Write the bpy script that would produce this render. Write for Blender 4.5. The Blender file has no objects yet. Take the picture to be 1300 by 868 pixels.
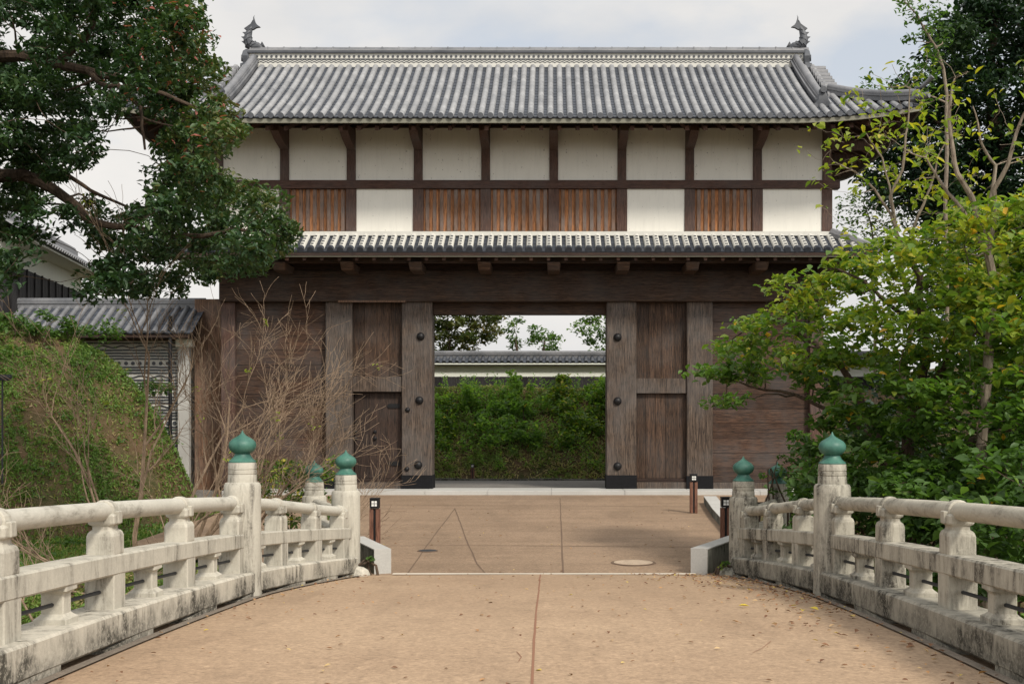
import bpy, math, random
import numpy as np
from mathutils import Vector, Matrix
R = math.radians
random.seed(7); rng = np.random.default_rng(7)
scene = bpy.context.scene
col = scene.collection
# ------------------------------------------------------------------ camera
W, H, F = 1300.0, 868.0, 1450.0
XP, YH = 700.0, 530.0                       # principal column and horizon row of the photograph
cd = bpy.data.cameras.new('camera'); cam = bpy.data.objects.new('camera', cd); col.objects.link(cam)
cam.location = (0, 0, 0); cam.rotation_euler = (R(90), 0, 0)
cd.sensor_width = 36; cd.lens = 36*F/W
cd.shift_x = -(XP-W/2)/W; cd.shift_y = (YH-H/2)/W
cd.clip_start = .05; cd.clip_end = 3000
scene.camera = cam
# ------------------------------------------------------------------ light
SUN_EL, SUN_AZ = R(43), R(146)              # azimuth clockwise from +Y : sun behind the camera, to its right
sd = bpy.data.lights.new('sun', 'SUN'); sun = bpy.data.objects.new('sun', sd); col.objects.link(sun)
sd.energy = 2.5; sd.angle = R(9); sd.color = (1, .93, .82)
dv = Vector((math.sin(SUN_AZ)*math.cos(SUN_EL), math.cos(SUN_AZ)*math.cos(SUN_EL), math.sin(SUN_EL)))
sun.rotation_euler = dv.to_track_quat('Z', 'Y').to_euler(); sun.location = (0, -20, 40)
w = bpy.data.worlds.new('World'); scene.world = w; w.use_nodes = True
nt = w.node_tree; N = nt.nodes; L = nt.links
bg = N['Background']; bg.inputs[1].default_value = .1
sky = N.new('ShaderNodeTexSky'); sky.sky_type = 'NISHITA'; sky.sun_disc = False
sky.sun_elevation = SUN_EL; sky.sun_rotation = SUN_AZ
tc = N.new('ShaderNodeTexCoord'); mp = N.new('ShaderNodeMapping'); mp.inputs['Scale'].default_value = (1, 1, 2.2)
mp.inputs['Location'].default_value = (.35, .1, .22)
nz = N.new('ShaderNodeTexNoise'); nz.inputs['Scale'].default_value = 3.1; nz.inputs['Detail'].default_value = 9; nz.inputs['Roughness'].default_value = .52; nz.inputs['Distortion'].default_value = .15
rp = N.new('ShaderNodeValToRGB'); rp.color_ramp.elements[0].position = .34; rp.color_ramp.elements[1].position = .48
nz2 = N.new('ShaderNodeTexNoise'); nz2.inputs['Scale'].default_value = 4.5; nz2.inputs['Detail'].default_value = 7
rp2 = N.new('ShaderNodeValToRGB'); rp2.color_ramp.elements[0].position = .3; rp2.color_ramp.elements[1].position = .66
rp2.color_ramp.elements[0].color = (7.3, 7.3, 7.35, 1); rp2.color_ramp.elements[1].color = (9.0, 8.75, 8.4, 1)
mixb = N.new('ShaderNodeMixRGB'); mixb.inputs[0].default_value = .62; mixb.inputs[2].default_value = (8.7, 9.0, 9.3, 1)
mx = N.new('ShaderNodeMixRGB')
L.new(tc.outputs['Generated'], mp.inputs[0]); L.new(mp.outputs[0], nz.inputs['Vector']); L.new(mp.outputs[0], nz2.inputs['Vector'])
L.new(nz.outputs[0], rp.inputs[0]); L.new(nz2.outputs[0], rp2.inputs[0])
L.new(sky.outputs[0], mixb.inputs[1]); L.new(rp.outputs[0], mx.inputs[0]); L.new(mixb.outputs[0], mx.inputs[1]); L.new(rp2.outputs[0], mx.inputs[2])
# the cloud veil is brighter towards the sun
dt = N.new('ShaderNodeVectorMath'); dt.operation = 'DOT_PRODUCT'; dt.inputs[1].default_value = dv
m1 = N.new('ShaderNodeMapRange'); m1.inputs['From Min'].default_value = .15; m1.inputs['From Max'].default_value = 1; m1.inputs['To Min'].default_value = .74; m1.inputs['To Max'].default_value = 1.55
L.new(tc.outputs['Generated'], dt.inputs[0]); L.new(dt.outputs['Value'], m1.inputs[0])
sc_ = N.new('ShaderNodeVectorMath'); sc_.operation = 'SCALE'; L.new(mx.outputs[0], sc_.inputs[0]); L.new(m1.outputs[0], sc_.inputs['Scale'])
L.new(sc_.outputs[0], bg.inputs[0])
vs = scene.view_settings; vs.view_transform = 'Standard'; vs.look = 'None'; vs.gamma = 1; vs.exposure = 0.42; vs.use_curve_mapping = False
scene.render.resolution_x = 1024; scene.render.resolution_y = 683

# ------------------------------------------------------------------ helpers
def P(x, y, D): return Vector(((x-XP)/F*D, D, (YH-y)/F*D))
def px(x, D): return (x-XP)/F*D
def pz(y, D): return (YH-y)/F*D

class MB:
    def __init__(s): s.v = []; s.f = []; s.m = []; s.mi = 0
    def add(s, vs_, fs_):
        b = len(s.v); s.v.extend([tuple(p) for p in vs_]); s.f.extend([tuple(b+i for i in f) for f in fs_]); s.m.extend([s.mi]*len(fs_))
    def box(s, x0, x1, y0, y1, z0, z1):
        if x0 > x1: x0, x1 = x1, x0
        s.add([(x0,y0,z0),(x1,y0,z0),(x1,y1,z0),(x0,y1,z0),(x0,y0,z1),(x1,y0,z1),(x1,y1,z1),(x0,y1,z1)],
              [(0,3,2,1),(4,5,6,7),(0,1,5,4),(1,2,6,5),(2,3,7,6),(3,0,4,7)])
    def obox(s, c, ax, hx, hy, z0, z1):            # ax: angle of local x in plan
        ca, sa = math.cos(ax), math.sin(ax); q = []
        for z in (z0, z1):
            for a, b in ((-hx,-hy),(hx,-hy),(hx,hy),(-hx,hy)): q.append((c[0]+a*ca-b*sa, c[1]+a*sa+b*ca, z))
        s.add(q, [(0,3,2,1),(4,5,6,7),(0,1,5,4),(1,2,6,5),(2,3,7,6),(3,0,4,7)])
    def rings(s, c, ax, rs):                       # rs: (hx, hy, z, chamfer)
        ca, sa = math.cos(ax), math.sin(ax); q = []
        for hx, hy, z, ch in rs:
            for a, b in ((-hx+ch,-hy),(hx-ch,-hy),(hx,-hy+ch),(hx,hy-ch),(hx-ch,hy),(-hx+ch,hy),(-hx,hy-ch),(-hx,-hy+ch)):
                q.append((c[0]+a*ca-b*sa, c[1]+a*sa+b*ca, z))
        f = [tuple(range(7,-1,-1)), tuple(8*(len(rs)-1)+i for i in range(8))]
        for k in range(len(rs)-1):
            for i in range(8): f.append((8*k+i, 8*k+(i+1)%8, 8*k+8+(i+1)%8, 8*k+8+i))
        s.add(q, f)
    def lathe(s, c, prof, n=24):
        q = []
        for r, z in prof:
            for i in range(n):
                a = 2*math.pi*i/n; q.append((c[0]+r*math.cos(a), c[1]+r*math.sin(a), c[2]+z))
        f = []
        for k in range(len(prof)-1):
            for i in range(n): f.append((n*k+i, n*k+(i+1)%n, n*k+n+(i+1)%n, n*k+n+i))
        f.append(tuple(range(n-1,-1,-1))); f.append(tuple(n*(len(prof)-1)+i for i in range(n)))
        s.add(q, f)
    def tube(s, pts, rad, n=8, caps=True):
        pts = [Vector(p) for p in pts]; m = len(pts)
        if m < 2: return
        if not hasattr(rad, '__len__'): rad = [rad]*m
        q = []; u = None
        for k in range(m):
            t = (pts[min(k+1,m-1)]-pts[max(k-1,0)])
            if t.length < 1e-9: t = Vector((0,0,1))
            t.normalize()
            if u is None:
                u = t.orthogonal().normalized()
            else:
                u = u - t*u.dot(t)
                u = u.normalized() if u.length > 1e-6 else t.orthogonal().normalized()
            v = t.cross(u)
            for i in range(n):
                a = 2*math.pi*i/n; q.append(pts[k]+(u*math.cos(a)+v*math.sin(a))*rad[k])
        f = []
        for k in range(m-1):
            for i in range(n): f.append((n*k+i, n*k+(i+1)%n, n*k+n+(i+1)%n, n*k+n+i))
        if caps: f.append(tuple(range(n-1,-1,-1))); f.append(tuple(n*(m-1)+i for i in range(n)))
        s.add(q, f)
    def sweep(s, pts, prof, zf=None):              # pts: plan curve (x,y,z), prof: closed (u,v); u to the right of travel
        m = len(pts); n = len(prof); q = []
        for k in range(m):
            a = Vector(pts[max(k-1,0)]); b = Vector(pts[min(k+1,m-1)]); t = (b-a); t.z = 0; t.normalize()
            r = Vector((t.y, -t.x, 0))
            for u, v in prof: q.append(Vector(pts[k])+r*u+Vector((0,0,v)))
        f = []
        for k in range(m-1):
            for i in range(n): f.append((n*k+i, n*k+(i+1)%n, n*k+n+(i+1)%n, n*k+n+i))
        f.append(tuple(range(n-1,-1,-1))); f.append(tuple(n*(m-1)+i for i in range(n)))
        s.add(q, f)
    def build(s, name, mat, parent=None, smooth=False, bevel=0):
        me = bpy.data.meshes.new(name); me.from_pydata(s.v, [], s.f)
        mats = mat if isinstance(mat, (list, tuple)) else [mat]
        for m_ in mats: me.materials.append(m_)
        if len(mats) > 1: me.polygons.foreach_set('material_index', s.m)
        me.update()
        if smooth:
            me.polygons.foreach_set('use_smooth', [True]*len(me.polygons))
            try: me.set_sharp_from_angle(angle=R(38))
            except Exception: pass
        o = bpy.data.objects.new(name, me); col.objects.link(o)
        if parent is not None: o.parent = parent; o.matrix_parent_inverse = Matrix.Translation(-parent.location) if parent.type == 'EMPTY' else Matrix.Identity(4)
        if bevel:
            b = o.modifiers.new('bevel', 'BEVEL'); b.width = bevel; b.segments = 2; b.limit_method = 'ANGLE'; b.angle_limit = R(40)
        return o
def tag(o, label=None, cat=None, group=None, kind=None):
    if label: o['label'] = label
    if cat: o['category'] = cat
    if group: o['group'] = group
    if kind: o['kind'] = kind
    return o
def empty(name, loc, label, cat, group=None):
    o = bpy.data.objects.new(name, None); o.location = loc; col.objects.link(o); o.empty_display_size = .3
    return tag(o, label, cat, group)
def copy_tree(o, parent=None, loc=None):
    c = o.copy(); col.objects.link(c); c.parent = parent
    for ch in [k for k in bpy.data.objects if k.parent == o]: copy_tree(ch, c)
    return c

# ------------------------------------------------------------------ materials
class NT:
    def __init__(s, name):
        s.mat = bpy.data.materials.new(name); s.mat.use_nodes = True; s.t = s.mat.node_tree
        s.b = s.t.nodes['Principled BSDF']; s.tc = s.n('ShaderNodeTexCoord')
        s.obj = s.tc.outputs['Object']
    def n(s, ty, **k):
        nd = s.t.nodes.new(ty)
        for a, v in k.items(): setattr(nd, a, v)
        return nd
    def l(s, a, b): s.t.links.new(a, b)
    def noise(s, scale=(1,1,1), sc=5, det=6, rough=.55, dist=0, loc=(0,0,0)):
        m = s.n('ShaderNodeMapping'); m.inputs['Scale'].default_value = scale; m.inputs['Location'].default_value = loc
        nz = s.n('ShaderNodeTexNoise'); nz.inputs['Scale'].default_value = sc; nz.inputs['Detail'].default_value = det
        nz.inputs['Roughness'].default_value = rough; nz.inputs['Distortion'].default_value = dist
        s.l(s.obj, m.inputs[0]); s.l(m.outputs[0], nz.inputs['Vector']); return nz.outputs[0]
    def ramp(s, x, stops):
        r = s.n('ShaderNodeValToRGB'); e = r.color_ramp.elements
        while len(e) < len(stops): e.new(.5)
        for k, (p, c) in enumerate(stops):
            e[k].position = p; e[k].color = (c, c, c, 1) if not hasattr(c, '__len__') else (*c, 1)
        s.l(x, r.inputs[0]); return r.outputs[0]
    def mix(s, f, a, b, mode='MIX'):
        m = s.n('ShaderNodeMixRGB', blend_type=mode)
        for k, v in ((0, f), (1, a), (2, b)):
            if hasattr(v, 'is_linked') or isinstance(v, bpy.types.NodeSocket): s.l(v, m.inputs[k])
            elif k == 0: m.inputs[0].default_value = v
            else: m.inputs[k].default_value = (*v, 1)
        return m.outputs[0]
    def math(s, op, a, b=0.):
        m = s.n('ShaderNodeMath', operation=op)
        for k, v in ((0, a), (1, b)):
            if isinstance(v, bpy.types.NodeSocket): s.l(v, m.inputs[k])
            else: m.inputs[k].default_value = v
        return m.outputs[0]
    def bump(s, h, st=.3, d=.02):
        b = s.n('ShaderNodeBump'); b.inputs['Strength'].default_value = st; b.inputs['Distance'].default_value = d
        s.l(h, b.inputs['Height']); s.l(b.outputs[0], s.b.inputs['Normal'])
    def done(s, c, rough=.8, spec=.3, metal=0):
        if isinstance(c, bpy.types.NodeSocket): s.l(c, s.b.inputs['Base Color'])
        else: s.b.inputs['Base Color'].default_value = (*c, 1)
        if isinstance(rough, bpy.types.NodeSocket): s.l(rough, s.b.inputs['Roughness'])
        else: s.b.inputs['Roughness'].default_value = rough
        s.b.inputs['Specular IOR Level'].default_value = spec; s.b.inputs['Metallic'].default_value = metal
        return s.mat
def M_wood(name, dark, light, axis='z', worn=.5):
    t = NT(name); st = {'z': (9, 9, .45), 'x': (.45, 9, 9), 'y': (9, .45, 9)}[axis]
    g = t.noise(st, 3.2, 10, .68, .35); g2 = t.noise(st, 11, 4, .6, .1, (3, 1, 2)); big = t.noise((.7, .7, .7), 1.6, 5, .55)
    isl = t.n('ShaderNodeNewGeometry').outputs['Random Per Island']
    c = t.mix(t.ramp(g, [(.34, 0), (.7, 1)]), dark, light)
    c = t.mix(t.ramp(g2, [(.36, 1), (.5, 0)]), c, tuple(v*.35 for v in dark))
    grey = tuple(sum(light)/3*1.05 for _ in range(3))
    c = t.mix(t.math('MULTIPLY', t.ramp(big, [(.4, 0), (.68, 1)]), worn), c, grey)
    c = t.mix(1, c, t.ramp(isl, [(0, .62), (1, 1.3)]), 'MULTIPLY')
    t.bump(t.math('ADD', g, t.math('MULTIPLY', g2, .6)), .5, .012)
    return t.done(c, .72, .25)
wood_post = M_wood('weathered_post_wood', (.036, .024, .018), (.195, .14, .103), 'z', .35)
wood_beam = M_wood('beam_wood', (.024, .013, .009), (.115, .066, .04), 'x', .35)
wood_plank_h = M_wood('wall_plank_wood', (.025, .013, .009), (.125, .066, .04), 'x', .45)
wood_plank_v = M_wood('door_plank_wood', (.022, .013, .009), (.115, .066, .041), 'z', .3)
wood_up = M_wood('upper_beam_wood', (.06, .03, .022), (.14, .075, .055), 'x', .3)
wood_upv = M_wood('upper_pillar_wood', (.07, .037, .028), (.17, .095, .07), 'z', .35)
wood_bar = M_wood('lattice_bar_wood', (.12, .065, .042), (.34, .20, .13), 'z', .5)
wood_orange = M_wood('fresh_board_wood', (.27, .105, .042), (.54, .25, .105), 'z', .1)
wood_dark = M_wood('eave_wood', (.022, .013, .010), (.06, .032, .022), 'x', .2)
wood_rafter = M_wood('rafter_wood', (.06, .03, .02), (.15, .075, .05), 'y', .2)
wood_black = M_wood('blackened_board', (.012, .011, .012), (.04, .036, .038), 'z', .4)
wood_light = M_wood('pale_board_wood', (.10, .055, .032), (.30, .165, .10), 'z', .2)
def M_plaster(name, base, dirt=.5, speck=True):
    t = NT(name); big = t.noise((1, 1, .6), 2.2, 6, .6); st = t.noise((6, 6, .5), 2.4, 6, .6)
    c = t.mix(t.ramp(big, [(.3, 0), (.75, .35*dirt)]), base, tuple(v*.72 for v in base))
    c = t.mix(t.math('MULTIPLY', t.ramp(st, [(.52, 0), (.8, 1)]), .3*dirt), c, tuple(v*.5 for v in base))
    if speck:
        sp = t.noise((1, 1, .7), 17, 3, .5, 0, (4, 0, 1)); c = t.mix(t.ramp(sp, [(.70, 0), (.73, .65)]), c, (.12, .1, .08))
    t.bump(t.noise((1,1,1), 30, 4), .08, .01)
    return t.done(c, .85, .2)
plaster = M_plaster('white_plaster', (.74, .72, .655), .8)
plaster_clean = M_plaster('ridge_plaster', (.58, .57, .525), .7, False)
plaster_far = M_plaster('far_wall_plaster', (.76, .78, .70), .5, False)
def M_tile(name, a, b, sheen=.45):
    t = NT(name); n1 = t.noise((1,1,1), 1.3, 6, .6); n2 = t.noise((1,1,1), 14, 6, .65); isl = t.n('ShaderNodeNewGeometry').outputs['Random Per Island']
    c = t.mix(t.ramp(n1, [(.3, 0), (.7, 1)]), a, b)
    c = t.mix(t.ramp(n2, [(.48, 0), (.72, .5)]), c, tuple(v*.55 for v in a))
    c = t.mix(1, c, t.ramp(isl, [(0, .86), (1, 1.1)]), 'MULTIPLY')
    t.bump(n2, .12, .01)
    return t.done(c, t.ramp(n1, [(.3, sheen-.05), (.7, sheen+.15)]), .5)
tile_light = M_tile('grey_cover_tile', (.18, .185, .195), (.31, .31, .312), .42)
tile_pan = M_tile('dark_pan_tile', (.028, .034, .046), (.052, .06, .076), .5)  # darker tile tone, with the shade of the troughs put into the colour
tile_dark = M_tile('dark_ornament_tile', (.035, .039, .048), (.075, .08, .09), .42)
tile_mid = M_tile('mid_grey_tile', (.10, .105, .115), (.20, .2, .208), .45)
def M_stone(name, base, stain, amount, lo=.5, splash=0, rs=(3.2, 3.2, .5)):
    """cement render with runs of black algae"""
    t = NT(name); big = t.noise((1,1,1), 1.1, 6, .6); run = t.noise(rs, 2.2, 9, .74, .3); fine = t.noise((1,1,1), 34, 8, .7); sp = t.noise((1, 1, .8), 5, 9, .75, .3, (5, 2, 0))
    c = t.mix(t.ramp(big, [(.3, 0), (.7, 1)]), base, tuple(v*.8 for v in base))
    c = t.mix(t.ramp(fine, [(.4, .35), (.65, 0)]), c, tuple(v*.6 for v in base))
    if splash:                                     # splash grime climbing from the foot of the kerb
        at = t.n('ShaderNodeAttribute'); at.attribute_name = 'foot'; run = t.math('ADD', run, t.math('MULTIPLY', at.outputs['Fac'], splash))
    m = t.math('MULTIPLY', t.ramp(run, [(lo, 0), (lo+.17, 1)]), t.ramp(sp, [(.36, .25), (.54, 1)]))
    m = t.math('MULTIPLY', m, t.ramp(big, [(.36, .3), (.52, 1)]))
    m = t.math('MULTIPLY', m, t.ramp(fine, [(.36, .2), (.5, 1)]))
    c = t.mix(t.math('MULTIPLY', m, amount), c, stain)
    t.bump(t.math('ADD', fine, t.math('MULTIPLY', sp, 1.5)), .35, .008)
    return t.done(c, .88, .2)
cem = M_stone('cream_cement', (.52, .49, .415), (.06, .052, .042), .88, .475)
cem_curb = M_stone('stained_curb_cement', (.57, .53, .445), (.045, .042, .034), .97, .46, .26)
cem_r = M_stone('weathered_cement', (.47, .44, .365), (.035, .03, .024), .97, .41)
cem_r_curb = M_stone('mossy_curb_cement', (.40, .375, .31), (.032, .03, .024), .98, .41, .28)
granite = M_stone('pale_granite', (.50, .49, .46), (.09, .085, .07), .45, .6)
granite_dark = M_stone('stained_granite', (.24, .24, .205), (.025, .028, .018), .97, .36)
cem_rail = M_stone('rail_cement', (.54, .515, .445), (.09, .08, .06), .8, .51, 0, (2.2, .8, 2.2))
cem_r_rail = M_stone('weathered_rail_cement', (.46, .43, .355), (.06, .052, .04), .92, .45, 0, (2.2, .8, 2.2))
def M_pave(name, a, b, crack=None, fine_sc=60, band=.5):
    t = NT(name); n1 = t.noise((1, 1, 1), .35, 8, .6); n2 = t.noise((.25, 1.6, 1), 1.2, 6, .6); f = t.noise((1,1,1), fine_sc, 6, .8); st = t.noise((1,1,1), 2.3, 10, .7, .4)
    c = t.mix(t.ramp(n1, [(.32, 0), (.68, 1)]), a, b)
    c = t.mix(t.ramp(n2, [(.45, 0), (.7, band)]), c, tuple(v*.72 for v in a))
    c = t.mix(t.ramp(f, [(.36, .55), (.5, 0)]), c, tuple(v*.55 for v in a))
    c = t.mix(t.ramp(f, [(.52, 0), (.66, .5)]), c, tuple(min(1, v*1.4) for v in b))
    c = t.mix(t.ramp(st, [(.58, 0), (.75, .4)]), c, tuple(v*.5 for v in a))
    wv = t.noise((1.4, .35, 1), 1.1, 8, .65, .5, (9, 1, 0)); c = t.mix(t.ramp(wv, [(.5, 0), (.72, .45)]), c, tuple(v*.62 for v in a)); g = t.noise((1,1,1), 11, 7, .85, 0, (2, 7, 0)); c = t.mix(1, c, t.ramp(g, [(.3, .74), (.7, 1.22)]), 'MULTIPLY')
    t.bump(f, .5, .006)
    return t.done(c, .8, .25)
deck_mat = M_pave('deck_aggregate', (.315, .217, .140), (.40, .285, .187), fine_sc=26, band=.12)
court_mat = M_pave('court_concrete', (.235, .163, .107), (.305, .215, .145), fine_sc=30)
line_mat = NT('pale_strip'); line_mat = line_mat.done((.55, .50, .42), .8)
joint_mat = NT('joint_dark').done((.135, .09, .062), .9)
seam_mat = NT('seam_rust').done((.23, .115, .07), .9)
asphalt = M_pave('grey_road', (.17, .16, .145), (.23, .215, .2), fine_sc=30)
t = NT('verdigris_copper'); n1 = t.noise((1,1,.6), 6, 6, .6); n2 = t.noise((1,1,1), 30, 5, .7)
c = t.mix(t.ramp(n1, [(.3, 0), (.72, 1)]), (.018, .08, .062), (.07, .185, .14)); c = t.mix(t.ramp(n2, [(.56, 0), (.75, .5)]), c, (.02, .07, .055))
t.bump(n2, .1, .004); verdigris = t.done(c, .5, .4)
iron = NT('black_iron').done((.008, .008, .009), .5, .3)
iron2 = NT('dark_rod').done((.03, .032, .036), .6, .4)
t = NT('studded_iron'); br = t.n('ShaderNodeTexBrick'); br.inputs['Scale'].default_value = 9; br.inputs['Color1'].default_value = (.011,.011,.013,1); br.inputs['Color2'].default_value = (.008,.008,.009,1); br.inputs['Mortar'].default_value = (.004,.004,.004,1); br.offset = 0; br.inputs['Brick Width'].default_value = .5
mpn = t.n('ShaderNodeMapping'); mpn.inputs['Rotation'].default_value = (R(90), 0, 0); t.l(t.obj, mpn.inputs[0]); t.l(mpn.outputs[0], br.inputs['Vector']); iron_shoe = t.done(br.outputs[0], .75, .15)
void = NT('dark_gap').done((.008, .007, .006), .95, .1)
brown_post = M_wood('bollard_wood', (.16, .07, .045), (.27, .13, .085), 'z', .1)
pane_mat = NT('frosted_pane').done((.72, .72, .68), .3, .5)
def M_ground(name):
    t = NT(name); n1 = t.noise((1,1,1), .9, 8, .65); n2 = t.noise((1,1,1), 6, 8, .7)
    c = t.mix(t.ramp(n1, [(.38, 0), (.6, 1)]), (.115, .075, .042), (.06, .065, .025))
    c = t.mix(t.ramp(n2, [(.45, 0), (.7, .8)]), c, (.17, .12, .07))
    t.bump(n2, 1.0, .1); return t.done(c, .95, .1)
earth = M_ground('bank_earth')
def M_leaf(name, stops, trans=.35, rough=.5):
    """leaves: colour by a per-leaf random attribute, thin translucent sheet"""
    t = NT(name); at = t.n('ShaderNodeAttribute'); at.attribute_name = 'rnd'
    c = t.ramp(at.outputs['Fac'], stops); t.done(c, rough, .35)
    tr = t.n('ShaderNodeBsdfTranslucent'); t.l(t.mix(1, c, (1.5, 1.7, .7), 'MULTIPLY'), tr.inputs[0])
    mxs = t.n('ShaderNodeMixShader'); mxs.inputs[0].default_value = trans
    out = t.t.nodes['Material Output']; t.l(t.b.outputs[0], mxs.inputs[1]); t.l(tr.outputs[0], mxs.inputs[2]); t.l(mxs.outputs[0], out.inputs[0])
    return t.mat
leaf_left = M_leaf('dark_broad_leaf', [(0, (.014, .034, .014)), (.45, (.032, .07, .026)), (.8, (.07, .115, .035)), (.93, (.14, .13, .05)), (1, (.30, .10, .08))], .25, .45)
leaf_right = M_leaf('yellow_green_leaf', [(0, (.05, .105, .022)), (.5, (.10, .18, .03)), (.86, (.27, .31, .04)), (.96, (.42, .36, .04)), (1, (.55, .33, .04))], .4, .42)
leaf_dark = M_leaf('evergreen_leaf', [(0, (.010, .026, .014)), (.6, (.022, .048, .022)), (1, (.05, .085, .03))], .2)
leaf_under = M_leaf('undergrowth_leaf', [(0, (.04, .08, .022)), (.6, (.085, .16, .035)), (.95, (.15, .22, .045)), (1, (.28, .22, .05))], .4)
leaf_bank = M_leaf('brightened_weed_leaf', [(0, (.07, .14, .035)), (.6, (.17, .29, .065)), (.95, (.30, .40, .09)), (1, (.55, .42, .06))], .5)  # undergrowth leaf made paler: sunlight missing on the far bank put into the colour
straw = M_leaf('straw_grass', [(0, (.10, .17, .04)), (.4, (.2, .26, .07)), (.7, (.36, .3, .15)), (1, (.5, .4, .24))], .3, .6)
leaf_far = M_leaf('autumn_far_leaf', [(0, (.04, .06, .02)), (.5, (.08, .10, .03)), (.85, (.15, .13, .04)), (1, (.24, .15, .07))], .35)
grass_mat = M_leaf('grass_blade', [(0, (.08, .15, .03)), (.4, (.14, .23, .045)), (.62, (.21, .26, .065)), (.8, (.28, .22, .10)), (1, (.42, .31, .18))], .3, .6)
litter = M_leaf('fallen_leaf', [(0, (.12, .055, .03)), (.5, (.25, .13, .07)), (.8, (.4, .22, .1)), (.93, (.5, .36, .2)), (1, (.55, .42, .05))], .15, .7)
def M_bark(name, a, b):
    t = NT(name); n1 = t.noise((4,4,1), 5, 8, .7); c = t.mix(t.ramp(n1, [(.35, 0), (.7, 1)]), a, b); t.bump(n1, .6, .02); return t.done(c, .9, .15)
bark_dark = M_bark('dark_bark', (.035, .026, .02), (.12, .085, .06))
bark_pale = M_bark('pale_bark', (.13, .10, .075), (.32, .27, .21))
bark_tan = M_bark('tan_twig', (.125, .088, .06), (.33, .24, .165))

# ------------------------------------------------------------------ leaves
def leaf_mesh(name, pos, size, mat, parent=None, up=.7, width=.55, rnd=None, droop=.25, kind=None):
    """pos (n,3), size (n,) : each leaf is a folded six-vertex blade"""
    n = len(pos); pos = np.asarray(pos); size = np.asarray(size)
    if n == 0: return None
    nr = rng.normal(size=(n, 3)); nr[:, 2] = np.abs(nr[:, 2])+up*1.6; nr /= np.linalg.norm(nr, axis=1)[:, None]
    a = rng.normal(size=(n, 3)); a -= nr*(a*nr).sum(1)[:, None]; a /= np.linalg.norm(a, axis=1)[:, None]
    a[:, 2] -= droop; a /= np.linalg.norm(a, axis=1)[:, None]
    b = np.cross(nr, a); b /= np.linalg.norm(b, axis=1)[:, None]; nn = np.cross(a, b)
    s = size[:, None]
    V = np.empty((n, 6, 3))
    V[:, 0] = pos - a*s*.5
    V[:, 1] = pos - a*s*.08 + b*s*width*.5 + nn*s*.10
    V[:, 2] = pos + a*s*.25 + b*s*width*.36 + nn*s*.06
    V[:, 3] = pos + a*s*.55 - nn*s*.10
    V[:, 4] = pos + a*s*.25 - b*s*width*.36 + nn*s*.06
    V[:, 5] = pos - a*s*.08 - b*s*width*.5 + nn*s*.10
    me = bpy.data.meshes.new(name); me.vertices.add(n*6); me.vertices.foreach_set('co', V.ravel())
    base = np.arange(n)*6
    idx = np.stack([base, base+1, base+2, base+3, base, base+3, base+4, base+5], 1).ravel()
    me.loops.add(n*8); me.loops.foreach_set('vertex_index', idx.astype(np.int32))
    me.polygons.add(n*2); me.polygons.foreach_set('loop_start', (np.arange(n*2)*4).astype(np.int32)); me.polygons.foreach_set('loop_total', np.full(n*2, 4, np.int32))
    me.update(calc_edges=True); me.materials.append(mat)
    at = me.attributes.new('rnd', 'FLOAT', 'FACE')
    r = rng.random(n) if rnd is None else np.clip(rnd, 0, 1)
    at.data.foreach_set('value', np.repeat(r, 2).astype(np.float32))
    o = bpy.data.objects.new(name, me); col.objects.link(o)
    if parent is not None: o.parent = parent; o.matrix_parent_inverse = Matrix.Translation(-parent.location)
    if kind: o['kind'] = kind
    return o
def inpoly(x, y, poly):
    ins = False; j = len(poly)-1
    for i in range(len(poly)):
        xi, yi = poly[i]; xj, yj = poly[j]
        if (yi > y) != (yj > y) and x < (xj-xi)*(y-yi)/(yj-yi)+xi: ins = not ins
        j = i
    return ins
def clumps_in(poly, holes, step, dfun, jit=.5):
    """clump centres spread through the crown's volume"""
    out = []; xs = [p[0] for p in poly]; ys = [p[1] for p in poly]
    x = min(xs)
    while x < max(xs):
        y = min(ys)
        while y < max(ys):
            a = x+random.uniform(-jit, jit)*step; b = y+random.uniform(-jit, jit)*step
            if inpoly(a, b, poly) and not any(inpoly(a, b, h) for h in holes): out.append(P(a, b, dfun(a, b)))
            y += step
        x += step
    return out
def jag(a, b, n, amp):
    a = Vector(a); b = Vector(b); d = (b-a).length; out = []
    o1 = Vector([random.gauss(0, 1) for _ in range(3)])*amp*d
    for k in range(n+1):
        u = k/n; out.append(a.lerp(b, u)+o1*math.sin(math.pi*u)+Vector([random.gauss(0, 1) for _ in range(3)])*amp*.25*d*(0 if k in (0, n) else 1))
    return out
def grow(mb, limbs, clumps, r0=.03, r1=.006, ns=6):
    """limbs: (points, r_start, r_end); each clump is tied back to the nearest wood"""
    nodes = []
    for pts, ra, rb in limbs:
        m = []
        pts = [Vector(p) for p in pts]
        for k in range(len(pts)-1):
            seg = jag(pts[k], pts[k+1], 4, .035); m += seg if k == 0 else seg[1:]
        rad = [ra+(rb-ra)*i/(len(m)-1) for i in range(len(m))]
        mb.tube(m, rad, 9)
        nodes += [(p, r) for p, r in zip(m, rad)]
    left = list(clumps)
    NP = np.array([tuple(n[0]) for n in nodes]); NR = [n[1] for n in nodes]
    dist = [(np.linalg.norm(NP-np.array(c), axis=1).min(), i) for i, c in enumerate(left)]; dist.sort()
    for _, i in dist:
        c = np.array(left[i]); d = np.linalg.norm(NP-c, axis=1); d2 = d + (NP[:, 2] > c[2]+.1)*.6; k = int(d2.argmin())
        if d[k] < .02: continue
        rs = min(NR[k]*.7, r0*(.5+d[k]*.5)); pts = jag(NP[k], c, 5, .09)
        rad = [rs+(r1-rs)*j/5 for j in range(6)]
        mb.tube(pts, rad, ns)
        NP = np.vstack([NP, [tuple(p) for p in pts[2:]]]); NR += rad[2:]
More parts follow.
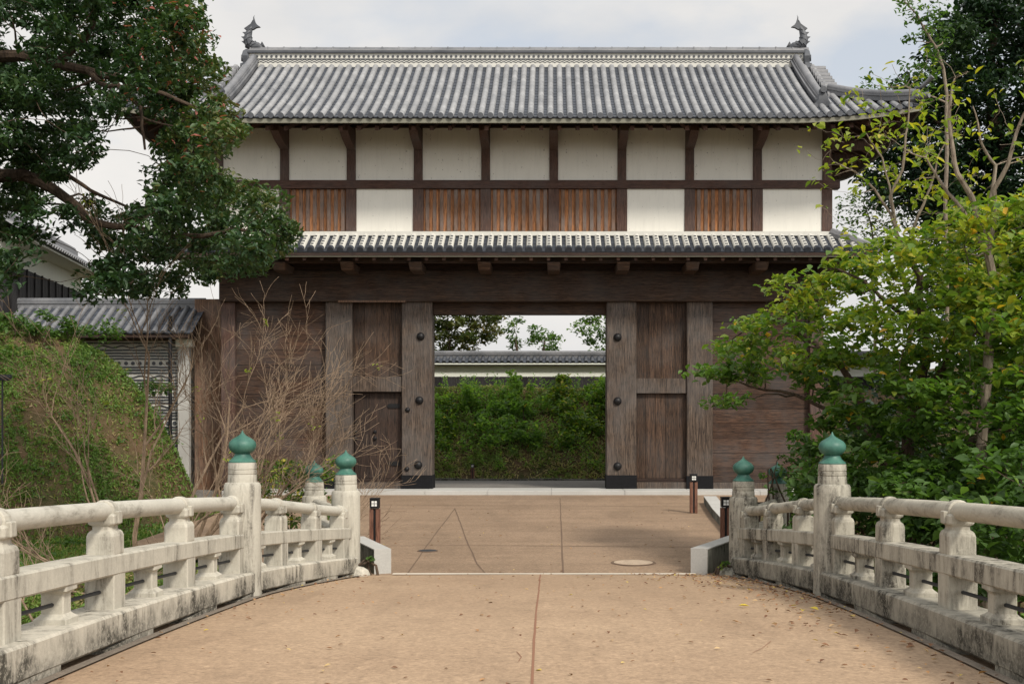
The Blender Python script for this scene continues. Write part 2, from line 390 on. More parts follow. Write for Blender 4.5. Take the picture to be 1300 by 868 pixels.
def clump_leaves(cl, per, rad, flat, size, rn=None, shell=.5):
    P_, S_, R_ = [], [], []
    for c in cl:
        n = int(per*random.uniform(.6, 1.35)); r = rad*random.uniform(.7, 1.3)
        d = rng.normal(size=(n, 3)); d /= np.linalg.norm(d, axis=1)[:, None]
        q = rng.random(n)**shell; p = d*q[:, None]*r*np.array([1, 1, flat]) + np.array(c)
        P_.append(p); S_.append(size*rng.uniform(.45, 1.4, n))
        base = random.random()
        R_.append(np.clip(rng.normal(base*.75, .18, n), 0, .9) if rn is None else rn(c, n))
    return np.vstack(P_), np.concatenate(S_), np.concatenate(R_)
def fbm(x, y, s=0):
    return (math.sin(x*1.3+y*.7+s)+math.sin(x*.6-y*1.1+2.1+s)*1.2+math.sin(x*2.7+y*2.3+s*2)*.4+math.sin(x*5.1-y*4.3)*.18)/2.8
def sstep(a, b, x):
    t = min(1, max(0, (x-a)/(b-a))); return t*t*(3-2*t)

# ------------------------------------------------------------------ terrain
def deckz(D): return -1.62-.0026*D*D
def courtz(D): return -2.455+.265*min(1, max(0, (D-17.7)/15.3))
def crest(X):
    pts = [(-60, 3.6), (-18, 3.3), (-14.2, 2.65), (-12.3, 2.05), (-11.5, 1.65), (-10.9, 1.1), (-10.35, .45), (-9.85, -.2), (-9.45, -1.0), (-9.0, -2.1), (-8.3, -9), (60, -9)]
    for (a, b), (c, d) in zip(pts, pts[1:]):
        if a <= X <= c: return b+(d-b)*(X-a)/(c-a)
    return -9
def tz(X, D):
    z = -2.62
    z -= 4.6*(1-sstep(9.5, 19.2, D)) if abs(X) > 3.2 or D < 16.9 else 0
    e = crest(X+.55*max(0, D-29))-.72*max(0, 29-D); z = max(z, e + .12*fbm(X*1.5, D*1.5) + .07*fbm(X*5.3, D*4.7, 2) + .03*math.sin(X*17+D*13))
    if D > 40.2: z = max(z, min(-2.3+(D-40.2)*.58, 1.15)+.10*fbm(X, D, 3))
    if X > 9 and D > 20: z = max(z, min(-2.6+(X-9)*.5, 2.5))
    return z + (.05*fbm(X*2, D*2, 1) if abs(X) > 5 else 0)
xs = sorted(set([-900, -300, -120, -60, -40, -30] + [round(-25+.35*i, 3) for i in range(138)] + [24, 30, 45, 90, 300, 900]))
ys = sorted(set([-300, -60, -20] + [round(-8+.4*i, 3) for i in range(175)] + [65, 80, 120, 200, 400, 900, 2500]))
mb = MB(); nx = len(xs)
for D in ys:
    for X in xs: mb.v.append((X, D, tz(X, D)))
for j in range(len(ys)-1):
    for i in range(nx-1): mb.f.append((j*nx+i, j*nx+i+1, (j+1)*nx+i+1, (j+1)*nx+i)); mb.m.append(0)
tag(mb.build('ground', earth, smooth=True), kind='structure')
# forecourt
mb = MB(); rows = [17.66, 20, 23, 26, 29, 32.62]; cols_ = [0, .25, .5, .75, 1]
def courtx(D): return (-4.4-3.6*sstep(18, 22, D), 3.1+.9*sstep(18, 27, D)+3.2*sstep(29.7, 31, D))
rows = [17.66]+[18+.5*i for i in range(30)]
for D in rows:
    a, b = courtx(D)
    for u in cols_: mb.v.append((a+(b-a)*u, D, courtz(D)))
for j in range(len(rows)-1):
    for i in range(4): mb.f.append((j*5+i, j*5+i+1, j*5+i+6, j*5+i+5)); mb.m.append(0)
tag(mb.build('forecourt', court_mat), kind='structure')
def ribbon(mb, pts, wdt, zf, dz=.004, wob=1):
    for (a, b), (c, d) in zip(pts, pts[1:]):
        n = max(1, int(math.hypot(c-a, d-b)/.6)); tx, ty = c-a, d-b; l = math.hypot(tx, ty); tx /= l; ty /= l
        q = []
        for k in range(n+1):
            x, y = a+(c-a)*k/n, b+(d-b)*k/n; jx = random.gauss(0, wdt*.15)*wob; ww = wdt*(random.uniform(.8, 1.2) if wob else 1)/2
            q += [(x+ty*ww+jx, y-tx*ww, zf(y)+dz), (x-ty*ww+jx, y+tx*ww, zf(y)+dz)]
        mb.add(q, [(2*k, 2*k+2, 2*k+3, 2*k+1) for k in range(n)])
def g2(x, y):                                     # photograph pixel -> forecourt plan position
    D = 25
    for _ in range(30): D = -courtz(D)*F/(y-YH)
    return (px(x, D), D)
mb = MB()
for pts in ([(711, 632), (713, 680), (715, 730)], [(578, 645), (557, 672), (517, 728)], [(577, 645), (583, 660), (592, 685), (606, 716), (618, 730)], [(440, 693), (600, 692), (880, 694)], [(430, 641), (620, 641), (900, 643)]):
    ribbon(mb, [g2(*p) for p in pts], .025, courtz)
tag(mb.build('paving_joints', joint_mat), kind='structure')
mb = MB(); ribbon(mb, [(px(497, 17.58), 17.59), (px(690, 17.58), 17.59), (px(885, 17.58), 17.59)], .11, deckz, .026)
tag(mb.build('pale_edge_strip', line_mat), kind='structure')
# granite kerb before the gate, threshold and road behind
mb = MB()
x = -9.4
while x < 8.4:
    wd = random.uniform(1.7, 2.1); mb.box(x+.004, min(x+wd, 8.5)-.004, 32.5, 33.95, -2.5, -2.085+random.uniform(-.003, .003)); x += wd
tag(mb.build('gate_kerb', granite, bevel=.01), kind='structure')
mb = MB(); mb.box(-14, 14, 33.96, 39.9, -2.7, -2.19)
tag(mb.build('road', asphalt), kind='structure')
mb = MB(); x = -14
while x < 14: mb.box(x+.005, x+1.19, 39.9, 40.1, -2.6, -2.14+random.uniform(-.02, .02)); x += 1.2
tag(mb.build('road_kerb', granite_dark, bevel=.01), kind='structure')

# ------------------------------------------------------------------ bridge
NEAR, FAR = 13.4, 17.55
XN, XF = (-3.68, 3.35), (-3.18, 2.97)
def rx(side, D):
    a, b = XN[side], XF[side]
    if D <= NEAR: return a
    u = (D-NEAR)/(FAR-NEAR); return a+(b-a)*u**1.25
def ra(side, D):                                  # plan direction of the rail
    dx = rx(side, D+.05)-rx(side, D-.05); return math.atan2(.1, dx)
mb = MB(); Ds = [-6+.5*i for i in range(48)]+[17.66]; q = []
for D in Ds:
    z = deckz(D); l, r = rx(0, D)-.3, rx(1, D)+.3
    for X, zz in ((l, z-.55), (l, z-.03), (l+.45, z-.02), (l+.7, z), (-.2, z+.02), (r-.7, z), (r-.45, z-.02), (r, z-.03), (r, z-.55)): mb.v.append((X, D, zz))
n = 9
for j in range(len(Ds)-1):
    for i in range(n): mb.f.append((j*n+i, j*n+(i+1)%n, (j+1)*n+(i+1)%n, (j+1)*n+i)[::-1]); mb.m.append(0)
mb.f.append(tuple((len(Ds)-1)*n+i for i in range(n))); mb.m.append(0)
tag(mb.build('bridge_deck', deck_mat), kind='structure')
mb = MB(); mb.box(-3.9, 3.6, 16.95, 17.62, -7.5, -2.98)
mb.box(-3.9, -3.3, 17.62, 19.5, -4, -2.62); tag(mb.build('bridge_abutment', cem_curb), kind='structure')
mb = MB(); ribbon(mb, [(px(686, 17.4), 17.5), (px(684, 14), 14), (px(679, 10), 10), (px(675, 7), 7), (-.12, 4.5), (-.1, 0)], .018, lambda D: deckz(D)+.019)
ribbon(mb, [(px(657, 9), 8.8), (px(662, 8.6), 8.55), (px(658, 8.3), 8.35)], .006, lambda D: deckz(D)+.019)
ribbon(mb, [(px(985, 9.2), 9.4), (px(967, 9), 9.0), (px(950, 9), 8.8)], .006, lambda D: deckz(D)+.012)
tag(mb.build('deck_seam', seam_mat), kind='structure')
mb = MB()
for side in (0, 1):
    s = 1 if side == 0 else -1
    ribbon(mb, [(rx(side, D)+s*.27, D) for D in [-5+.75*i for i in range(31)]], .09, deckz, .008, 0)
tag(mb.build('gutter_strip', M_pave('gutter_cement', (.17, .14, .11), (.24, .20, .16))), kind='structure')

FIN = [(.158, 0), (.156, .012), (.132, .03), (.108, .055), (.092, .085), (.086, .098), (.104, .108), (.138, .135), (.155, .17), (.158, .2), (.15, .232), (.125, .262), (.09, .285), (.055, .304), (.032, .32), (.016, .342), (.004, .372)]
def giboshi(root, c, zb, ztop, k, mat):
    """turned post with a green onion-shaped finial; ztop = tip height"""
    zf = ztop-.372*k; mb = MB(); hN = .24*k
    mb.lathe((c[0], c[1], 0), [(.222*k, zb), (.215*k, zb+.2), (.213*k, zf-hN-.12), (.21*k, zf-hN-.03), (.196*k, zf-hN-.004), (.168*k, zf-hN+.006),
        (.165*k, zf-hN+.09), (.159*k, zf-hN+.1), (.165*k, zf-hN+.108), (.164*k, zf-hN+.145), (.158*k, zf-hN+.152), (.164*k, zf-hN+.16), (.16*k, zf-.015), (.152*k, zf)], 28)
    o = mb.build('post', mat, root, smooth=True)
    mb = MB(); mb.lathe((c[0], c[1], zf), [(r*k, z*k) for r, z in FIN], 28)
    f = mb.build('finial', verdigris, root, smooth=True); f.parent = o; f.matrix_parent_inverse = Matrix.Identity(4)
    return o
def balustrade(side):
    s = 1 if side == 0 else -1                    # inward direction
    mat, mc = ((cem, cem_curb), (cem_r, cem_r_curb))[side]
    root = empty('bridge_railing', (XN[side], 10, deckz(10)),
        ('pale cream left railing of the bridge with round handrail, slender balusters and green finials',
         'grey stained right railing of the bridge streaked black, with round handrail and green finials')[side], 'railing', 'railings along both sides of the bridge')
    path = [-4+.45*i for i in range(48)]; path = [d for d in path if d < FAR-.1]+[FAR-.05]
    C = lambda D, dz=0: (rx(side, D), D, deckz(D)+dz)
    def prof(w2, z0, z1, c=.015): return [(-w2, z0+c), (-w2+c, z0), (w2-c, z0), (w2, z0+c), (w2, z1-c), (w2-c, z1), (-w2+c, z1), (-w2, z1-c)]
    mb = MB(); mb.sweep([C(D) for D in path], prof(.23, .04, .285, .02))
    for D in blocks_all:                          # feet between the drain openings
        mb.obox(C(D), ra(side, D), .5, .223, deckz(D)-.06, deckz(D)+.045)
    kb = mb.build('kerb_beam', mc, root, smooth=False); fa = kb.data.attributes.new('foot', 'FLOAT', 'POINT'); fa.data.foreach_set('value', [1-min(1, max(0, (v[2]-deckz(v[1]))/.285)) for v in mb.v])
    mb = MB(); mb.sweep([C(D) for D in path], prof(.128, .56, .73)); mb.build('middle_beam', mat, root)
    hp = []
    for D in path: hp.append(C(D, 1.08-.10*sstep(NEAR, FAR, D)))
    mb = MB(); k = min(range(len(path)), key=lambda i: abs(path[i]-NEAR))
    mb.tube(hp[:k+1], .077, 16); mr = (cem_rail, cem_r_rail)[side]; hand = mb.build('handrail', mr, root, smooth=True)
    mb = MB(); mb.tube(hp[k:], .074, 16); mb.build('handrail', mr, root, smooth=True)
    for D in blocks_all:
        a = ra(side, D); c = C(D); z = deckz(D); hr = z+1.08-.10*sstep(NEAR, FAR, D)
        adj = D in (13.16, 17.3)
        mb = MB(); mb.rings(c, a, [(.125, .122, z+.28, .01), (.125, .122, z+.57, .01)]); mb.build('pier_block', mat, root)
        mb = MB(); h = hr-z
        mb.rings(c, a, [(.123, .113, z+.725, .012), (.125, .115, z+.74, .014), (.125, .115, z+.88, .018), (.118, .108, z+.905, .02), (.10, .095, z+.922, .02), (.085, .082, z+.93, .02), (.085, .082, z+h-.115, .02),
            (.10, .105, z+h-.105, .02), (.105, .11, z+h-.09, .02), (.105, .11, z+h-.03, .02), (.06, .075, z+h-.01, .02)])
        dirv = Vector((math.cos(a), math.sin(a), -.0052*D)).normalized(); cc = Vector((c[0], c[1], hr))
        mb.tube([cc-dirv*.055, cc-dirv*.045, cc+dirv*.045, cc+dirv*.055], [.086, .094, .094, .086], 18)
        q = cc+Vector((s*.088, 0, -.045)); mb.obox(q, a, .042, .042, q.z-.055, q.z+.048)
        mb.build('saddle_block', mat, root, smooth=False, bevel=.008)
    bl = sorted(blocks_all)
    for a_, b_ in zip(bl, bl[1:]):
        D = (a_+b_)/2
        if b_-a_ < 1.0: continue
        a = ra(side, D); c = C(D); z = deckz(D)
        mb = MB(); mb.rings(c, a, [(.115, .125, z+.278, .01), (.115, .125, z+.325, .01), (.085, .10, z+.345, .01), (.07, .085, z+.36, .01), (.07, .085, z+.50, .01), (.08, .095, z+.515, .01), (.105, .118, z+.532, .01), (.105, .118, z+.565, .01)])
        mb.build('baluster', mat, root)
        mb = MB(); mb.tube([C(a_+.1, .425), C(D, .425), C(b_-.1, .425)], .016, 8); mb.build('iron_rod', iron2, root)
    giboshi(root, (rx(side, NEAR)+s*.055, NEAR), deckz(NEAR)-.03, pz(546+2*side, NEAR), 1.0, mat)
    giboshi(root, (rx(side, FAR), FAR+.12), deckz(FAR)-.06, pz((571, 579)[side], FAR), 1.03, mat)
    # return rail flaring outward to the last post
    bx = (px(399, 20.2), px(987, 20.2))[side]; zb = -2.75
    giboshi(root, (bx, 20.2), zb, pz((584, 586)[side], 20.2), 1.02, mat)
    p0 = Vector((rx(side, FAR), FAR+.12, 0)); p1 = Vector((bx, 20.2, 0)); pts = [p0.lerp(p1, k/4) for k in range(5)]
    for k, q in enumerate(pts): q.z = -2.44
    mb = MB(); mb.sweep(pts, prof(.2, -.3, .26)); mb.sweep(pts, prof(.125, .52, .68)); mb.tube([q+Vector((0, 0, .95)) for q in pts], .074, 14)
    mb.build('return_rail', mat, root)
    # weathered boulder-like foot at the last bridge post
    mb = MB(); mb.lathe((rx(side, FAR)+s*.22, FAR-.08, deckz(FAR)-.03), [(.17, 0), (.19, .05), (.16, .12), (.09, .165), (.01, .18)], 12)
    mb.build('post_footing', mc, root, smooth=True)
    return root
blocks_all = [13.16, 11.3, 9.42, 7.55, 5.68, 3.8, 1.9, 0, -1.9, 14.75, 16.1, 17.3]
blocks_all = sorted(blocks_all)
rail_left = balustrade(0); rail_right = balustrade(1)

# granite end blocks
def granite_wall(pts, h0, h1, w2, label, cat='block', name='granite_block'):
    r = empty(name, (pts[0][0], pts[0][1], courtz(pts[0][1])), label, cat)
    mb = MB(); n = len(pts); q = []
    mb.sweep([(p[0], p[1], courtz(p[1])) for p in pts], [(-w2, -.15), (w2, -.15), (w2, h0), (w2-.02, h1), (-w2+.02, h1), (-w2, h0)])
    mb.build('stone_body', granite_dark, r, bevel=.012)
    mb = MB(); mb.sweep([(p[0], p[1], courtz(p[1])) for p in pts], [(-w2-.004, h1-.012), (w2+.004, h1-.012), (w2+.004, h1+.006), (-w2-.004, h1+.006)])
    mb.build('stone_top', granite, r)
    a = Vector((pts[0][0], pts[0][1], 0)); b = Vector((pts[1][0], pts[1][1], 0)); d = (a-b).normalized(); ang = math.atan2(d.y, d.x)
    mb = MB(); c = a+d*.012; mb.obox(c, ang, .014, w2+.006, courtz(pts[0][1])-.1, courtz(pts[0][1])+h1+.008); mb.build('rough_end_face', granite, r)
    return r
granite_wall([(px(485, 17.95), 17.98), (-3.35, 19.6)], .36, .38, .13, 'low pale granite block at the foot of the left far bridge post')
granite_wall([(px(888, 17.9), 17.9), (3.2, 19.6)], .38, .40, .13, 'low dark stained granite block at the foot of the right far bridge post')
granite_wall([(3.72, 23.0), (3.9, 26.5), (4.15, 29.9)], .17, .19, .16, 'low kerb wall with pale top beside the forecourt behind the right bridge posts', 'kerb wall', 'kerb_wall')

# manhole covers
def manhole(x, y, r, label, mat, rim):
    X, D = g2(x, y); z = courtz(D); o = empty('manhole_cover', (X, D, z), label, 'manhole cover')
    mb = MB(); mb.lathe((X, D, z+.002), [(r*1.12, 0), (r*1.1, .006), (r, .007)], 32); mb.build('rim', rim, o)
    mb = MB(); mb.lathe((X, D, z+.004), [(r*.97, 0), (r*.96, .008)], 32); mb.build('lid', mat, o)
manhole(543, 699, .17, 'small dark iron manhole cover set in the forecourt on the left', iron2, joint_mat)
manhole(804, 714, .34, 'large pale concrete manhole cover set in the forecourt on the right', M_pave('lid_concrete', (.40, .30, .22), (.48, .38, .28)), joint_mat)

# bollard lights
def bollard(x, D, zb, h, label):
    k = h/.92; X = px(x, D); o = empty('bollard_light', (X, D, zb), label, 'bollard light', 'low bollard lights around the gate')
    for sx in (-1, 1):
        mb = MB(); mb.box(X+sx*.02*k, X+sx*.088*k, D-.06*k, D+.06*k, zb, zb+.74*k); mb.build('post', brown_post, o, bevel=.004)
    mb = MB(); mb.box(X-.018*k, X+.018*k, D-.04*k, D+.04*k, zb, zb+.74*k); mb.build('core_bar', iron, o)
    mb = MB(); mb.box(X-.08*k, X+.08*k, D-.08*k, D+.08*k, zb+.752*k, zb+.92*k)
    mb.box(X-.085*k, X+.085*k, D-.085*k, D+.085*k, zb+.915*k, zb+.93*k); hd = mb.build('lamp_head', iron, o, bevel=.004)
    mb = MB()
    for i in (-1, 1):
        for j in (-1, 1):
            cx, cz = X+i*.026*k, zb+.835*k+j*.026*k; mb.box(cx-.02*k, cx+.02*k, D-.087*k, D-.079*k, cz-.02*k, cz+.02*k)
    pn = mb.build('lamp_pane', pane_mat, o); pn.parent = hd; pn.matrix_parent_inverse = Matrix.Identity(4)
bollard(476, 20.6, courtz(20.6), .95, 'brown bollard light beside the left granite block')
bollard(921, 20.8, courtz(20.8), .95, 'brown bollard light half hidden behind the right granite block')
bollard(880.5, 27.4, courtz(27.4), .93, 'brown bollard light standing in front of the right side pillar of the gate')
bollard(600, 40.15, -2.3, .67, 'small bollard light beyond the gate at the foot of the green bank')

# ------------------------------------------------------------------ the gate
gate = empty('castle_gate', (-.82, 33.5, -2.19), 'two-storey wooden castle gate with white plaster panels and grey tiled roofs', 'castle gate')
DL, DU = 33.5, 33.0
XL = lambda x: px(x, DL); ZL = lambda y: pz(y, DL); XU = lambda x: px(x, DU); ZU = lambda y: pz(y, DU)
G0 = -2.085                                        # top of the kerb under the gate
WL, WR = -9.62, 7.97                               # ends of the upper storey
def gpart(mb, name, mat, bevel=.008, smooth=False): return mb.build(name, mat, gate, smooth=smooth, bevel=bevel)
beam_b, beam_t = ZL(383), ZL(344)
for (a, b, y1, lab) in ((510, 548.5, 617, 1), (770, 808, 617.5, 1), (413, 447, 612, 0), (872, 905, 617, 0)):
    mb = MB(); mb.rings(((XL(a)+XL(b))/2, DL+.38), 0, [((XL(b)-XL(a))/2, .38, G0, .02), ((XL(b)-XL(a))/2, .38, beam_b, .02)])
    o = gpart(mb, 'main_pillar' if lab else 'side_pillar', wood_post, .004)
    mb = MB(); mb.box(XL(a)-.012, XL(b)+.012, DL-.014, DL+.78, G0-.01, G0+.40 if lab else G0+.38)
    s_ = mb.build('iron_shoe', iron_shoe, gate, bevel=.006); s_.parent = o; s_.matrix_parent_inverse = Matrix.Translation(-gate.location) @ Matrix.Identity(4)
    s_.parent = o; s_.matrix_parent_inverse = Matrix.Identity(4)
    studs = {510: [(534, 427, 5.2), (532.5, 508, 5.2), (531, 590, 5.2), (517.5, 520, 3.2), (516.5, 595, 3.2)], 770: [(784, 428, 5.2), (784, 509, 5.2), (784, 591.5, 5.2)]}.get(a, [])
    for (sx, sy, sr) in studs:
        r = sr/43.3; mb = MB(); X, Z = XL(sx), ZL(sy); q = []
        pr = [(1.0, 0), (1.0, .12), (.93, .3), (.75, .55), (.5, .72), (.22, .82), (.04, .85)]; nn = 18
        for rr, dd in pr:
            for i in range(nn): an = 2*math.pi*i/nn; q.append((X+r*rr*math.cos(an), DL-.002-dd*r, Z+r*rr*math.sin(an)))
        mb.add(q, [(nn*k+i, nn*k+(i+1)%nn, nn*k+nn+(i+1)%nn, nn*k+nn+i) for k in range(len(pr)-1) for i in range(nn)])
        st = mb.build('stud', iron, None, smooth=True); st.parent = o; st.matrix_parent_inverse = Matrix.Identity(4)
# great lintel and inner lintel
mb = MB(); mb.box(-9.72, 8.08, DL-.12, DL+.72, beam_b, beam_t); gpart(mb, 'great_lintel', wood_beam, .02)
mb = MB(); mb.box(XL(548.5)+.002, XL(770)-.002, DL+.28, DL+.62, ZL(398), beam_b-.003); gpart(mb, 'inner_lintel', wood_beam)
mb = MB(); mb.box(XL(430), XL(516), DL-.135, DL-.1, beam_b-.03, beam_b+.03); gpart(mb, 'lintel_batten', wood_light, .005)
# plank walls at both ends
def planks_h(x0, x1, z0, z1, y, th, mat, name, ph=.42):
    mb = MB(); z = z0
    while z < z1-.05:
        h = ph*random.uniform(.85, 1.15); t_ = min(z+h, z1)
        if z1-t_ < .12: t_ = z1
        j = random.uniform(0, .012); mb.box(x0, x1, y+j, y+th, z+.003, t_-.003); z = t_
    gpart(mb, name, mat, .006)
planks_h(-9.3, XL(413)-.002, G0+.18, beam_b-.003, DL+.25, .08, wood_plank_h, 'plank_wall')
planks_h(XL(905)+.002, 7.6, G0+.18, beam_b-.003, DL+.25, .08, wood_plank_h, 'plank_wall')
for x0, x1 in ((-9.3, XL(413)-.002), (XL(905)+.002, 7.6)):
    mb = MB(); mb.box(x0, x1, DL+.12, DL+.42, G0-.01, G0+.178); gpart(mb, 'ground_sill', wood_post)
for x0, x1 in ((-9.7, -9.302), (7.602, 8.0)):
    mb = MB(); mb.box(x0, x1, DL+.05, DL+.5, G0, beam_b-.003); gpart(mb, 'corner_post', wood_upv)
# side walls of the ground storey and rear posts
for x0, x1 in ((-9.66, -9.5), (7.8, 7.96)):
    mb = MB(); mb.box(x0, x1, DL+.505, 39.0, G0-.1, 4.1); gpart(mb, 'side_wall', wood_plank_h)
for cx in (-9.45, -5.35, 3.6, 7.75):
    mb = MB(); mb.box(cx-.22, cx+.22, 38.4, 38.84, -2.19, 3.95); gpart(mb, 'rear_post', wood_post)
mb = MB(); mb.box(-9.7, 8.05, 38.35, 38.9, 3.952, 4.45); gpart(mb, 'rear_lintel', wood_beam)
mb = MB(); mb.box(-9.6, 7.95, DL+.73, 38.34, 4.28, 4.36); gpart(mb, 'upper_floor', wood_dark, 0)
for k in range(9):
    X = -9.3+k*2.1; mb = MB(); mb.box(X-.14, X+.14, DL+.725, 38.345, 4.0, 4.278); gpart(mb, 'floor_beam', wood_beam)
mb = MB()
for x0, x1, zz in ((-9.3, XL(413)-.002, G0+.18), (XL(905)+.002, 7.6, G0+.18), (XL(447)+.002, XL(510)-.002, G0+.2), (XL(808)+.002, XL(872)-.002, G0+.2)): mb.box(x0, x1, DL+.36, DL+.4, zz, beam_b-.005)
gpart(mb, 'backing_boards', wood_dark, 0)
# side bays : upper panel, rail, wicket door / boards
def boards_v(x0, x1, z0, z1, y, n, mat, name, th=.06):
    mb = MB(); w_ = (x1-x0)/n; cuts = [x0+w_*(i+random.uniform(-.12, .12)*(0 < i < n)) for i in range(n+1)]; cuts[0] = x0; cuts[-1] = x1
    for a, b in zip(cuts, cuts[1:]): j = random.uniform(0, .01); mb.box(a+.003, b-.003, y+j, y+th, z0, z1)
    return gpart(mb, name, mat, .005)
bl0, bl1, br0, br1 = XL(447)+.002, XL(510)-.002, XL(808)+.002, XL(872)-.002
boards_v(bl0, bl1, ZL(478)+.002, beam_b-.003, DL+.22, 4, wood_plank_v, 'upper_boards')
boards_v(br0, br1, ZL(480)+.002, beam_b-.003, DL+.22, 4, wood_plank_v, 'upper_boards')
for x0, x1, za, zb_ in ((bl0, bl1, ZL(497), ZL(478)), (br0, br1, ZL(499), ZL(480))):
    mb = MB(); mb.box(x0, x1, DL+.07, DL+.34, za, zb_); gpart(mb, 'middle_rail', wood_post)
    mb = MB(); mb.box(x0, x1, DL+.07, DL+.34, G0-.01, G0+.19); gpart(mb, 'threshold', wood_post)
    mb = MB(); mb.box(x0, x1, DL+.12, DL+.34, G0+.192, G0+.29); gpart(mb, 'door_sill', wood_dark)
d = boards_v(bl0+.03, bl1-.03, G0+.295, ZL(497)-.03, DL+.26, 3, M_wood('dark_door_wood', (.016, .010, .008), (.07, .042, .03), 'z', .2), 'wicket_door')
def sub(mb, name, mat, par, **k):
    o = mb.build(name, mat, None, **k); o.parent = par; o.matrix_parent_inverse = Matrix.Identity(4) if par.type == 'MESH' else Matrix.Translation(-par.location); return o
for y in (515, 588.5):
    mb = MB(); mb.box(XL(492), XL(506), DL+.24, DL+.268, ZL(y+2.8), ZL(y-2.8)); mb.add([(XL(492), DL+.24, ZL(y-2.8)), (XL(489.5), DL+.24, ZL(y)), (XL(492), DL+.24, ZL(y+2.8))], [(0, 1, 2)]); sub(mb, 'hinge_strap', iron, d)
for (x, y) in ((449.5, 548), (449.5, 556.5), (474.5, 548), (474.5, 556.5)):
    mb = MB(); r = .052; X, Z = XL(x), ZL(y); mb.tube([(X, DL+.27, Z), (X, DL+.215, Z), (X, DL+.19, Z)], [r, r, r*.45], 14); sub(mb, 'door_stud', iron, d)
boards_v(br0, br1, G0+.295, ZL(499)-.003, DL+.2, 5, wood_plank_v, 'lower_boards')

for a, b in ((413, 447), (872, 905)):
    mb = MB()
    for y in (402, 480, 560):
        for q in (.3, .7): X = XL(a)+(XL(b)-XL(a))*q; mb.tube([(X, DL+.01, ZL(y)), (X, DL-.006, ZL(y))], .014, 8)
    gpart(mb, 'nail_heads', iron, 0)
# upper storey ----------------------------------------------------
pil = [277.7, 361.4, 446, 531, 616.6, 703, 789.5, 875.5, 961.5, 1049.7]
pilX = [XU(v) for v in pil]
z_sill, z_m0, z_m1, z_top = ZU(294), ZU(240), ZU(229.5), 8.4
for i, X in enumerate(pilX):
    mb = MB(); mb.box(X-.125, X+.125, DU-.05, DU+.2, z_m1+.002, z_top); gpart(mb, 'upper_pillar', wood_upv, .006)
    mb = MB(); mb.box(X-.15, X+.15, DU-.05, DU+.2, z_sill, z_m0-.002); gpart(mb, 'lower_stud', wood_upv, .006)
mb = MB(); mb.box(WL-.35, WR+.35, DU-.10, DU+.2, z_m0, z_m1); gpart(mb, 'middle_beam', wood_up, .008)
mb = MB(); mb.box(WL-.2, WR+.2, DU-.09, DU+.2, 8.36, 8.62); gpart(mb, 'eave_beam', wood_dark, .008)
lat = {1, 3, 4, 5, 7}
for i in range(9):
    a, b = pilX[i]+.127, pilX[i+1]-.127
    mb = MB(); mb.box(a, b, DU+.02, DU+.12, z_m1+.002, 8.38); gpart(mb, 'plaster_panel', plaster, 0)
    a, b = pilX[i]+.152, pilX[i+1]-.152
    if i in lat:
        mb = MB(); nb = 8; wv = (b-a)/(nb)
        for k in range(nb*2): x0 = a+k*wv/2; mb.box(x0+.002, x0+wv/2-.002, DU+.05+random.uniform(0, .006), DU+.12, z_sill, z_m0-.002)
        w1 = gpart(mb, 'window_boards', wood_orange, 0)
        for k in range(nb):
            xc = a+(k+.5)*wv+.01; mb = MB(); mb.box(xc-.052, xc+.052, DU-.01, DU+.045, z_sill+.01, z_m0-.012); sub(mb, 'lattice_bar', wood_bar, w1, bevel=.005)
    else:
        mb = MB(); mb.box(a, b, DU-.01, DU+.1, z_sill, z_m0-.002); gpart(mb, 'plaster_panel', plaster, 0)
# side and rear of the upper storey
mb = MB(); mb.box(WL-.1, WL+.05, DU+.202, 38.4, 4.5, 8.5); mb.box(WR-.05, WR+.1, DU+.202, 38.4, 4.5, 8.5); mb.box(WL-.1, WR+.1, 38.402, 38.5, 4.5, 8.5); gpart(mb, 'plaster_side_walls', plaster, 0)
mb = MB(); mb.box(WL, WR, DU+.205, 38.39, 8.6, 8.65); gpart(mb, 'upper_ceiling', wood_dark, 0)

# roofs ------------------------------------------------------------
EL, ER, EF, EB = -11.78, 10.08, 31.0, 40.4
ML = (EF+EB)/2
GL, GR = -9.95, 8.3                                # gable planes
def gz(u): return 8.16+.53*u+.0192*u*u
def lift(X, D):
    dx = min(X-EL, ER-X); dy = min(D-EF, EB-D); d = math.hypot(max(dx, 0), max(dy, 0)); return .34*max(0, 1-d/3.6)**2
def roofz(X, D):
    u = min(D-EF, EB-D); v = min(X-EL, ER-X) if (X < GL or X > GR) else 1e9
    return gz(min(u, v))+lift(X, D)
def cover_row(mb, f, u0, u1, r=.088, step=.3, n=7, cap=True):
    """f(u) -> (point, side vector, up vector): a row of half-round tiles, each lapping the one below"""
    u = u0; k = 0
    while u < u1-.04:
        e = min(u+step, u1); q = []
        for uu, rr in ((u, r), (e, r*.965)):
            p, s, up = f(uu)
            for i in range(n+1):
                a = math.pi*i/n; q.append(p+s*(rr*math.cos(a))+up*(rr*math.sin(a)*.95+.012))
        fs = [(i, i+1, n+2+i, n+1+i) for i in range(n)]
        if k == 0: fs.append(tuple(range(n, -1, -1)))
        else: fs.append(tuple(range(n, -1, -1)))
        mb.add(q, fs); u = e; k += 1
def front_f(X, back=False):
    def f(u):
        D = EF+u if not back else EB-u
        z = roofz(X, D); z2 = roofz(X, D+(.05 if not back else -.05)); s = Vector((1, 0, 0)); t_ = Vector((0, .05 if not back else -.05, z2-z)).normalized(); up = s.cross(t_) if not back else t_.cross(s)
        return Vector((X, D, z)), s, up
    return f
